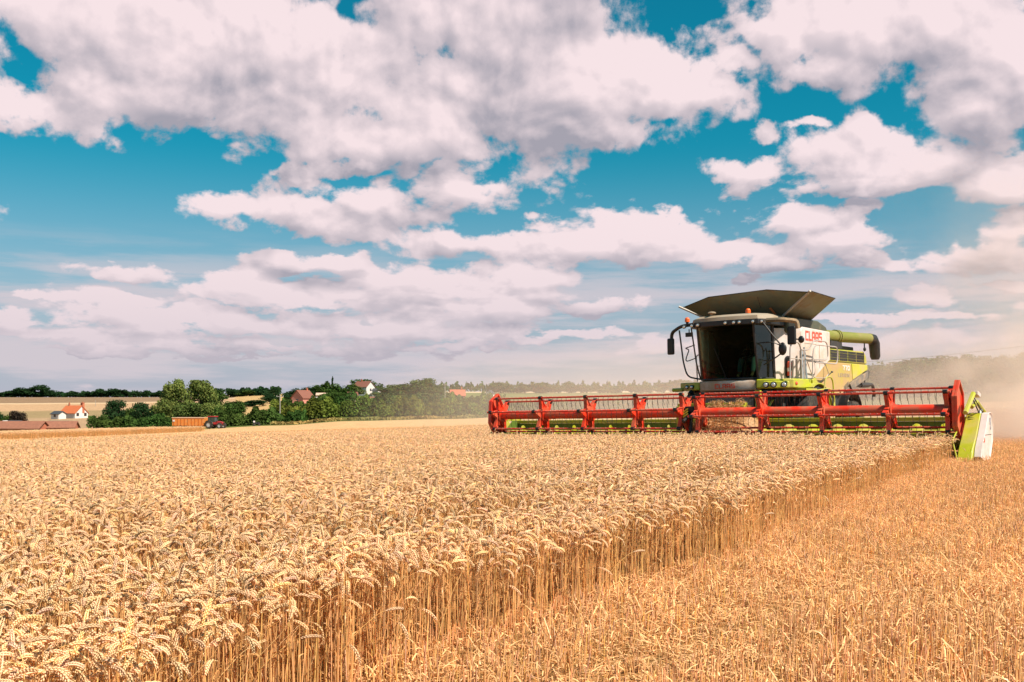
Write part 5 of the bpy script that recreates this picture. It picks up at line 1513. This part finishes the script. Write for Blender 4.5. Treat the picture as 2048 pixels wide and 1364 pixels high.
rl = ['left of the dust plume', 'behind the dust plume', 'crowned by the dust plume', 'right of the densest dust', 'above the red end plate', 'narrow one above the divider', 'second above the divider', 'third above the divider', 'near the right picture edge', 'on the right picture edge', 'just past the picture edge', 'behind the rear of the combine']
for (px, top, w), l in zip(right, rl):
    tree(px, top, w * 1.25, 262, 'fine', 'mid', 'big tree of the right hand wood, ' + l, 'trees of the right hand wood')

# ------------------------------------------------------------------ hedges
def hedge(name, pts, height, depth, green, label, n=9000, card=.22, cat='hedge', group=None, lump=1.0):
    """pts: (px, D) along the hedge"""
    rg = np.random.default_rng(int(abs(pts[0][0]) + pts[0][1]))
    P = np.array([at(px, D) for px, D in pts])
    seg = np.linalg.norm(np.diff(P[:, :2], axis=0), axis=1); cum = np.concatenate([[0], np.cumsum(seg)])
    s = rg.uniform(0, cum[-1], n)
    x = np.interp(s, cum, P[:, 0]); y = np.interp(s, cum, P[:, 1])
    hh = height * (1 + lump * (0.16 * np.sin(s * .55 + 1) + 0.12 * np.sin(s * 1.37) + 0.08 * np.sin(s * 3.1)))
    v = rg.random(n) ** .6
    hz = hh * v
    off = rg.normal(0, 1, n).clip(-1.6, 1.6) * depth * .5 * (1.1 - .5 * v)
    dx, dy = np.gradient(P[:, 0]), np.gradient(P[:, 1])
    x = x + 0; y = y + off
    z = zfun(x, y) + hz
    c = np.stack([x, y, z], 1)
    nrm = np.stack([rg.normal(0, 1, n), np.sign(off) * np.abs(rg.normal(.8, .5, n)), rg.normal(.5, .6, n)], 1); nrm /= np.linalg.norm(nrm, axis=1, keepdims=True)
    u = np.cross(nrm, rg.normal(0, 1, (n, 3))); u /= np.linalg.norm(u, axis=1, keepdims=True); w = np.cross(nrm, u)
    sz = (card * rg.uniform(.5, 1.3, n))[:, None]
    V = np.stack([c - u * sz - w * sz * .6, c + u * sz * .7 - w * sz, c + u * sz + w * sz * .5, c - u * sz * .5 + w * sz], 1).reshape(-1, 3)
    F = (np.arange(n) * 4)[:, None] + np.arange(4)[None]
    me = bpy.data.meshes.new(name); me.from_pydata(V.tolist(), [], F.tolist())
    g = ((1 + .25 * np.sin(s * .8 + 2) + .18 * np.sin(s * 2.3)) * rg.normal(1, .18, n)).clip(.4, 1.9)
    tint = np.stack([g * (1 + .15 * np.sin(s * .21)), g, g * .9, np.ones(n)], 1).repeat(4, 0)
    ca = me.color_attributes.new('tint', 'FLOAT_COLOR', 'POINT'); ca.data.foreach_set('color', tint.astype(np.float32).ravel())
    me.materials.append(GREENS[green])
    o = bpy.data.objects.new(name, me); COL.objects.link(o)
    return tag(o, label, cat, group)
hedge('hedge', [(180, 262), (260, 255), (350, 250)], 2.9, 3.5, 'mid', 'green hedge between the cottage and the orange trailer', 7000)
hedge('hedge', [(430, 246), (520, 244), (610, 246)], 3.0, 4, 'mid', 'dark green hedge right of the tractor, behind the quad bike', 8000, lump=1.8)
hedge('hedge', [(545, 262), (700, 262), (860, 262), (1010, 264)], 3.9, 6, 'hedge', 'long bright green hedge along the far side of the wheat field', 20000, card=.26, lump=1.6)
hedge('hedge', [(1000, 262), (1200, 262), (1420, 264)], 2.9, 5, 'olive', 'dust veiled hedge seen through the left half of the reel', 12000, card=.26)
hedge('hedge', [(565, 345), (700, 345), (860, 345), (1000, 350)], 3.4, 5, 'mid', 'second hedge further back, below the village houses', 12000, card=.28, lump=1.5)
hedge('hedge', [(-60, 905), (120, 905), (330, 905)], 4.4, 8, 'dark', 'low dark hedge joining the trees on the left hill crest', 9000, card=.6, lump=1.2)
hedge('hedge', [(455, 705), (500, 705), (560, 700)], 5.0, 8, 'dark', 'dark hedge on the ridge right of the willows', 4000, card=.5)
hedge('hedge', [(860, 905), (1000, 905), (1420, 905)], 6.0, 10, 'mid', 'hazy hedgerow on the skyline behind the reel', 9000, card=.7, lump=2)
hedge('hedge', [(1430, 262), (1700, 262), (2110, 262)], 5.5, 8, 'mid', 'undergrowth along the foot of the right hand wood', 14000, card=.3)
hedge('dry_grass_bank', [(60, 236), (160, 236), (330, 236)], .9, 3, 'bank', 'strip of dry yellow grass before the brick barns and hedge', 5000, card=.22, cat='grass bank')
hedge('dry_grass_bank', [(545, 240), (700, 240), (860, 240), (1000, 240)], .55, 3, 'bank', 'strip of dry yellow grass along the foot of the long hedge', 9000, card=.22, cat='grass bank')

# ------------------------------------------------------------------ houses
BRICK = mat('red_brick', (0.42, 0.13, 0.07), .9, var=.15, vscale=2)
BRICKP = mat('pink_brick', (0.52, 0.22, 0.17), .9, var=.12, vscale=2)
RENDER_ = mat('white_render', (0.62, 0.58, 0.55), .9, var=.05)
TILE = mat('orange_tiles', (0.50, 0.13, 0.045), .85, var=.2, vscale=3)
TILED = mat('brown_tiles', (0.20, 0.075, 0.05), .85, var=.2, vscale=3)
SLATE = mat('dark_slate', (0.05, 0.055, 0.065), .7, var=.2, vscale=3)
PANE = mat('window_pane', (0.03, 0.035, 0.04), .1)
def house(name, px, D, w, d, hw, hr, rz, wall, roofm, label, cat='house', chimney=None, windows=(), z_off=0.0, door=None, hip=False):
    """w along the ridge, d across; windows: (side, u, z, ww, wh)"""
    x, y, z = at(px, D)
    r = empty(name, (x, y, z + z_off), rz); tag(r, label, cat)
    m = MB(); m.bx(-w / 2, w / 2, -d / 2, d / 2, -1.5, hw)
    m.prism([(-d / 2, hw), (d / 2, hw), (0, hw + hr - .06)], -w / 2, w / 2)
    wl = m.build('wall', wall, r)
    m = MB(); e = .35; k = hr / (d / 2)
    for s_ in (-1, 1):
        m.add([(-w / 2 - e, s_ * (d / 2 + e), hw - k * e), (w / 2 + e, s_ * (d / 2 + e), hw - k * e), (w / 2 + e, 0, hw + hr), (-w / 2 - e, 0, hw + hr),
               (-w / 2 - e, s_ * (d / 2 + e), hw - k * e + .18), (w / 2 + e, s_ * (d / 2 + e), hw - k * e + .18), (w / 2 + e, 0, hw + hr + .2), (-w / 2 - e, 0, hw + hr + .2)],
              [(0, 1, 2, 3), (4, 5, 6, 7), (0, 1, 5, 4), (1, 2, 6, 5), (2, 3, 7, 6), (3, 0, 4, 7)])
    rf = m.build('roof', roofm, r)
    for (cx, cy, ch, cw) in (chimney or []):
        m = MB(); m.bx(cx - cw / 2, cx + cw / 2, cy - cw * .4, cy + cw * .4, hw, ch); m.bx(cx - cw * .6, cx + cw * .6, cy - cw * .5, cy + cw * .5, ch, ch + .15)
        for q in (-.22, .22): m.tube([(cx + q * cw, cy, ch + .15), (cx + q * cw, cy, ch + .55)], .12, 6)
        m.build('chimney', BRICK, rf)
    for (side, u, zz, ww, wh) in windows:
        def bxs(off, mar, th):
            if side in 'FB':
                yy = (-d / 2 if side == 'F' else d / 2); sg = -1 if side == 'F' else 1
                return (u - ww / 2 - mar, u + ww / 2 + mar, min(yy + sg * off, yy + sg * (off + th)), max(yy + sg * off, yy + sg * (off + th)), zz - wh / 2 - mar, zz + wh / 2 + mar)
            xx = (-w / 2 if side == 'L' else w / 2); sg = -1 if side == 'L' else 1
            return (min(xx + sg * off, xx + sg * (off + th)), max(xx + sg * off, xx + sg * (off + th)), u - ww / 2 - mar, u + ww / 2 + mar, zz - wh / 2 - mar, zz + wh / 2 + mar)
        m = MB(); m.bx(*bxs(0, .08, .03)); f = m.build('window', RENDER_ if wall is not RENDER_ else TILED, r)
        m = MB(); m.bx(*bxs(.032, 0, .02)); m.build('pane', PANE, f)
    return r
house('cottage', 148, 380, 8.4, 5.8, 2.2, 2.6, R(-28), RENDER_, TILE, 'white cottage with an orange tiled roof and a brick chimney, left of the hedge', 'cottage',
      chimney=[(3.8, .8, 5.9, 1.1), (-2.6, 0, 5.6, .5)], windows=[('R', -1.7, 1.6, 1.0, 1.1), ('R', 1.7, 1.6, 1.0, 1.1), ('F', -2, 1.5, 1.4, 1.1)], z_off=-.2)
house('extension', 117, 372, 4.2, 3.2, 1.9, .9, R(-28), RENDER_, SLATE, 'low white lean-to at the left end of the cottage', 'outbuilding', windows=[('F', 0, 1.2, 1, .8)])
house('shed', 14, 250, 2.6, 3.4, 2.6, .75, R(80), RENDER_, RENDER_, 'white gabled shed below the dark trees at the left edge', 'shed', windows=[('R', 0, 1.2, .8, .8)])
house('shed', 30, 248, 3.2, 2.4, 2.6, .8, R(-10), RENDER_, SLATE, 'small shed with a dark slate roof next to the white gabled shed', 'shed')
house('shed', 118, 250, 5.0, 2.6, 2.1, .8, R(-8), RENDER_, SLATE, 'low shed with a dark roof in front of the cottage', 'shed')
house('barn', 38, 240, 12.5, 5, 1.9, 1.5, R(-4), BRICK, mat('weathered_tiles', (.25, .10, .06), .9, var=.25, vscale=2), 'long low brick barn with a weathered red roof at the left edge', 'barn')
house('barn', 116, 243, 8.5, 4, 1.7, 1.3, R(8), BRICK, mat('weathered_tiles', (.25, .10, .06), .9, var=.25, vscale=2), 'shorter brick barn behind the right end of the long barn', 'barn')
house('house', 606, 400, 7.2, 6.0, 3.2, 2.9, R(62), BRICKP, TILED, 'pink brick house with a steep brown roof right of the wooden pole', chimney=[(2.4, 0, 6.8, .7)], windows=[('L', 0, 2.0, 1, 1.2), ('F', 1, 1.8, 1, 1)], z_off=.1)
house('garage', 586, 392, 2.6, 2.4, 1.3, .8, R(20), BRICKP, TILED, 'small pink outbuilding at the left foot of the pink house', 'outbuilding', z_off=.7)
house('van_shed', 632, 394, 2.6, 2.2, 1.5, .5, R(10), RENDER_, RENDER_, 'small white outbuilding right of the pink house', 'outbuilding', z_off=.8)
house('bungalow', 644, 402, 4.0, 3.0, 2.2, .7, R(5), BRICKP, mat('pale_roof', (.55, .38, .28), .9), 'pale flat roofed bungalow beside the white outbuilding', z_off=1.0)
house('house', 728, 480, 8.0, 6.5, 3.6, 2.6, R(-30), RENDER_, TILED, 'white house with a red brown roof high among the village trees', chimney=[(-1.5, 0, 6.9, .7)], windows=[('R', 0, 2.2, 1, 1.1), ('F', 1, 2, 1, 1)], z_off=.6)
house('house', 753, 476, 3.0, 2.8, 2.2, .9, R(-20), RENDER_, SLATE, 'tiny pale annexe just right of the white house', z_off=.6)
house('house', 705, 372, 3.2, 3, 2.8, .9, R(20), mat('cream_render', (.62, .45, .34), .9), TILED, 'small cream house wedged between two trees', z_off=.2)
house('house', 742, 366, 3.0, 2.6, 1.5, .8, R(30), BRICKP, TILED, 'tiny pink roofed house low above the hedge', z_off=.1)
house('house', 915, 440, 6.2, 5, 2.6, 2.4, R(10), BRICK, mat('red_tiles', (.42, .11, .06), .85), 'red brick house with pale windows in the haze beside the telegraph pole', chimney=[(1.8, 0, 5.9, .6)], windows=[('F', -1.8, 1.6, 1, 1), ('F', 0, 1.6, 1, 1), ('F', 1.8, 1.6, 1, 1)], z_off=.3)
house('house', 980, 520, 4, 3.4, 2.2, 1.4, R(70), RENDER_, SLATE, 'small white gabled house in the haze left of the reel', z_off=.6)

# ------------------------------------------------------------------ poles and wires
WOOD = mat('grey_pole_wood', (0.30, 0.27, 0.24), .9)
def pole(px, D, top, label, arm=True):
    x, y, z = at(px, D); h = EYE + (800 - top) / 2000 * D - z
    r = empty('utility_pole', (x, y, z)); tag(r, label, 'utility pole', 'wooden utility poles')
    m = MB(); m.tube([(0, 0, -.5), (0, 0, h)], .16, 8, r1=.11); m.build('pole', WOOD, r)
    if arm:
        m = MB(); m.bx(-.9, .9, -.06, .06, h - .7, h - .55); a = m.build('cross_arm', WOOD, r)
        m = MB()
        for q in (-.8, 0, .8): m.tube([(q, 0, h - .55), (q, 0, h - .35)], .06, 6)
        m.build('insulators', RENDER_, a)
    return Vector((x, y, z + h))
pA = pole(560, 250, 788, 'pole standing in front of the dark bushes left of the pink house')
pB = pole(890, 335, 766, 'telegraph pole left of the hazy brick house')
pC = pole(191, 560, 800, 'thin pole on the far stubble hill above the cottage', False)
pD = pole(318, 262, 826, 'short pale post at the left foot of the willows', False)
def wire(a, b, sag, r, label):
    m = MB(); a = Vector(a); b = Vector(b)
    m.tube([a.lerp(b, i / 24) - Vector((0, 0, sag * 4 * (i / 24) * (1 - i / 24))) for i in range(25)], r, 4)
    return tag(m.build('overhead_wire', BLACK), label, 'wire')
def pt(px, py, D): return Vector(((px - 1024) / 2000 * D, D, EYE + (800 - py) / 2000 * D))
wire(pt(1500, 732, 190), pt(2200, 672, 110), .9, .022, 'overhead wire crossing the sky behind the combine to the right edge')
wire(pB + Vector((.8, 0, -.4)), pt(1180, 782, 420), 1.5, .022, 'thin wire running right from the telegraph pole')

# ------------------------------------------------------------------ tractor and trailer
ORANGE = mat('orange_trailer_paint', (0.62, 0.20, 0.035), .5, dirt=(.55, .3, .12), dirt_amt=.35, dirt_scale=1)
TRED = mat('tractor_red', (0.34, 0.022, 0.022), .5)
def small_wheel(m, x, y, z, r, w, n=22):
    m.add([], [])
    prof = [(-w / 2, r * .55), (-w / 2, r * .9), (-w * .4, r), (w * .4, r), (w / 2, r * .9), (w / 2, r * .55)]
    k = len(prof); vs = []
    for (o, rr) in prof:
        for j in range(n):
            t = 2 * math.pi * j / n; q = rr * (1.0 if j % 2 else .965)
            vs.append((x + q * math.cos(t), y + o, z + q * math.sin(t)))
    m.add(vs, [(i * n + j, (i + 1) * n + j, (i + 1) * n + (j + 1) % n, i * n + (j + 1) % n) for i in range(k - 1) for j in range(n)])
def wheelset(root, pos, r, w, rimm):
    for (x, y) in pos:
        m = MB(); small_wheel(m, x, y, r, r, w); ty = m.build('wheel', RUBBER, root)
        m = MB()
        for s_ in (-1, 1): m.prism([(x + r * .56 * math.cos(t), r + r * .56 * math.sin(t)) for t in np.linspace(0, 6.283, 15)[:-1]], y + s_ * w * .30 - .02, y + s_ * w * .30 + .02, axis='y')
        m.build('rim', rimm, ty)
TD = 222
def build_tractor():
    x, y, z = at(430, TD)
    t = empty('tractor', (x, y, z), R(-12)); tag(t, 'red tractor with a dark glass cab pulling the orange trailer', 'tractor')
    # drives towards +x
    m = MB(); m.prism([(.35, .95), (.35, 1.72), (1.2, 1.68), (2.05, 1.45), (2.15, .95)], -.42, .42, axis='y'); hd = m.build('bonnet', TRED, t, bevel=.06)
    m = MB(); m.bx(2.10, 2.18, -.34, .34, 1.0, 1.38); m.build('front_grille', BLACK, hd)
    m = MB(); m.bx(-1.3, 2.0, -.3, .3, .65, .98); m.build('chassis', DARK, t)
    m = MB(); m.bx(-1.45, .35, -.78, .78, .98, 1.45); cb = m.build('cab', TRED, t, bevel=.05)
    m = MB(); m.prism([(-1.40, 1.45), (-1.25, 2.62), (.15, 2.62), (.36, 1.45)], -.74, .74, axis='y'); m.build('cab_glass', mat('dark_glass', (.03, .06, .05), .08), cb)
    m = MB(); m.bx(-1.45, .38, -.85, .85, 2.62, 2.82); m.build('cab_roof', TRED, cb, bevel=.05)
    m = MB()
    for (a, c) in ((-1.33, -.74), (-1.33, .74), (.25, -.74), (.25, .74), (-.6, -.75), (-.6, .75)): m.tube([(a, c, 1.45), (a * .95, c, 2.62)], .04, 6)
    m.build('cab_posts', BLACK, cb)
    m = MB(); m.tube([(.75, -.46, 1.6), (.75, -.46, 2.5)], .06, 8); m.build('exhaust', BLACK, t)
    m = MB()
    for s_ in (-1, 1):
        pr = [(-.95 + .98 * math.cos(q), .92 + .98 * math.sin(q)) for q in np.linspace(R(10), R(150), 9)]
        m.prism(pr + [(a, c - .05) for a, c in pr[::-1]], min(s_ * .75, s_ * 1.25), max(s_ * .75, s_ * 1.25), axis='y')
    m.build('mudguard', DARK, t)
    wheelset(t, [(-.95, -1.0), (-.95, 1.0)], .90, .5, mat('grey_rim', (.4, .4, .4), .5))
    wheelset(t, [(1.55, -.9), (1.55, .9)], .66, .42, mat('grey_rim', (.4, .4, .4), .5))
    x, y, z = at(382, TD + 2)
    r = empty('grain_trailer', (x, y, z), R(-8)); tag(r, 'orange high sided grain trailer hitched behind the red tractor', 'trailer')
    m = MB(); m.prism([(-3.9, .95), (-3.9, 2.75), (3.7, 2.75), (3.55, 1.1), (3.2, .95)], -1.2, 1.2, axis='y')
    bd = m.build('body', ORANGE, r, bevel=.04)
    m = MB()
    for q in np.linspace(-3.4, 3.2, 9):
        for s_ in (-1, 1): m.bx(q - .05, q + .05, min(s_ * 1.2, s_ * 1.27), max(s_ * 1.2, s_ * 1.27), 1.0, 2.68)
    m.build('side_ribs', mat('dark_orange', (.45, .12, .02), .6), bd)
    m = MB()
    for s_ in (-1, 1): m.bx(-3.95, 3.75, min(s_ * 1.18, s_ * 1.30), max(s_ * 1.18, s_ * 1.30), 2.70, 2.84)
    m.build('top_rail', mat('pale_rail', (.62, .45, .33), .7), bd)
    m = MB(); m.bx(-3.96, -3.90, -1.1, 1.1, 1.0, 2.65); tg = m.build('tailgate', ORANGE, bd)
    m = MB(); m.bx(-3.7, -3.2, -1.30, -1.275, 1.9, 2.3); m.build('white_marker', RENDER_, bd)
    m = MB(); m.bx(-3.8, 3.6, -.4, .4, .65, .95); m.tube([(3.5, 0, .75), (4.7, 0, .6)], .08, 6); m.build('chassis', DARK, r)
    wheelset(r, [(-1.9, -1.0), (-1.9, 1.0), (-.6, -1.0), (-.6, 1.0)], .55, .4, ORANGE)
    # quad bike parked by the hedge
    x, y, z = at(513, 232)
    qd = empty('quad_bike', (x, y, z), R(20)); tag(qd, 'small dark quad bike with a pale box, parked by the hedge right of the tractor', 'quad bike')
    m = MB(); m.prism([(-.75, .45), (-.8, .75), (-.2, .72), (.1, .62), (.35, .82), (.7, .78), (.8, .5), (.3, .4)], -.28, .28, axis='y'); m.build('body', BLACK, qd, bevel=.04)
    m = MB(); m.bx(-.3, .25, -.16, .16, .74, .84); m.build('seat', BLACK, qd, bevel=.03)
    m = MB(); m.tube([(.35, 0, .8), (.28, 0, 1.05)], .03, 6); m.tube([(.28, -.36, 1.08), (.28, .36, 1.08)], .025, 6); m.build('handlebar', BLACK, qd)
    m = MB(); m.box((-.55, 0, .98), (.42, .5, .36)); m.build('carrier_box', mat('pale_box', (.72, .60, .60), .6), qd, bevel=.04)
    wheelset(qd, [(-.6, -.4), (-.6, .4), (.62, -.4), (.62, .4)], .28, .24, DARK)
build_tractor()
# ------------------------------------------------------------------ dust raised by the combine
def dust(name, c, r, dens, scale, seed, col=(0.97, 0.82, 0.71), label='', step=1.0, cut=(0.42, 0.72), anis=-0.1, rz=0.0, soft=1.4, flat=1.0):
    m = MB(); m.ball((0, 0, 0), (1, 1, 1), 24, 14)
    mt = bpy.data.materials.new(name); mt.use_nodes = True
    t = NT(mt.node_tree)
    for n in list(t.n):
        if n.type != 'OUTPUT_MATERIAL': t.n.remove(n)
    out = t.n[0]
    oc = t.node('ShaderNodeTexCoord').outputs['Object']
    d = t.v('LENGTH', oc)
    fall = t.m('POWER', t.ramp(d, 1.0, 0.0, 0, 1, smooth=False), soft)
    w = t.v('MULTIPLY_ADD', oc, (r[0] * scale, r[1] * scale, r[2] * scale * 1.25), (seed * 3.1, seed * 1.7, seed))
    n = t.noise(w, 1.0, 4, 0.6, dist=.3)
    k = t.m('MULTIPLY', t.m('MULTIPLY', t.ramp(n, cut[0], cut[1]), fall), dens)
    v = t.node('ShaderNodeVolumePrincipled')
    t.put(v.inputs['Color'], col); t.put(v.inputs['Density'], k)
    v.inputs['Anisotropy'].default_value = anis
    t.l.new(v.outputs[0], out.inputs['Volume'])
    o = m.build(name, mt); o.location = c; o.scale = r; o.rotation_euler = (0, 0, rz)
    mt.cycles.volume_step_rate = step
    return tag(o, label, 'dust', 'dust behind the combine', kind='stuff')
def lp(x, y, z):
    a, b = xy(6.6 - x, y); return (a, b, z)
dust('dust_plume', lp(4.5, 16, .6), (9, 11, 4.4), 1.0, .34, 1, label='thick tan dust rolling up behind the combine', rz=-R(37.5), cut=(.44, .70))
dust('dust_cloud', lp(15, 15, -.2), (15, 13, 3.0), 0.55, .30, 2, label='tan dust drifting low to the right of the combine', rz=-R(37.5), cut=(.42, .72))
dust('dust_wisp', lp(3.5, 20, 5), (6.5, 9, 8.5), 0.13, .26, 3, label='pale dust rising high behind the unloading auger', rz=-R(37.5), cut=(.36, .70))
dust('dust_haze', (24, 135, 0), (46, 82, 10), 0.0125, .05, 4, label='thin dusty haze drifting over the fields beyond the reel', cut=(.15, .65), soft=.8)
dust('dust_wisp', lp(-2.5, 7.5, 1.3), (4.2, 4.5, 2.6), 0.16, .5, 7, label='faint dust hanging just left of the cab behind the reel', rz=-R(37.5), cut=(.38, .70))
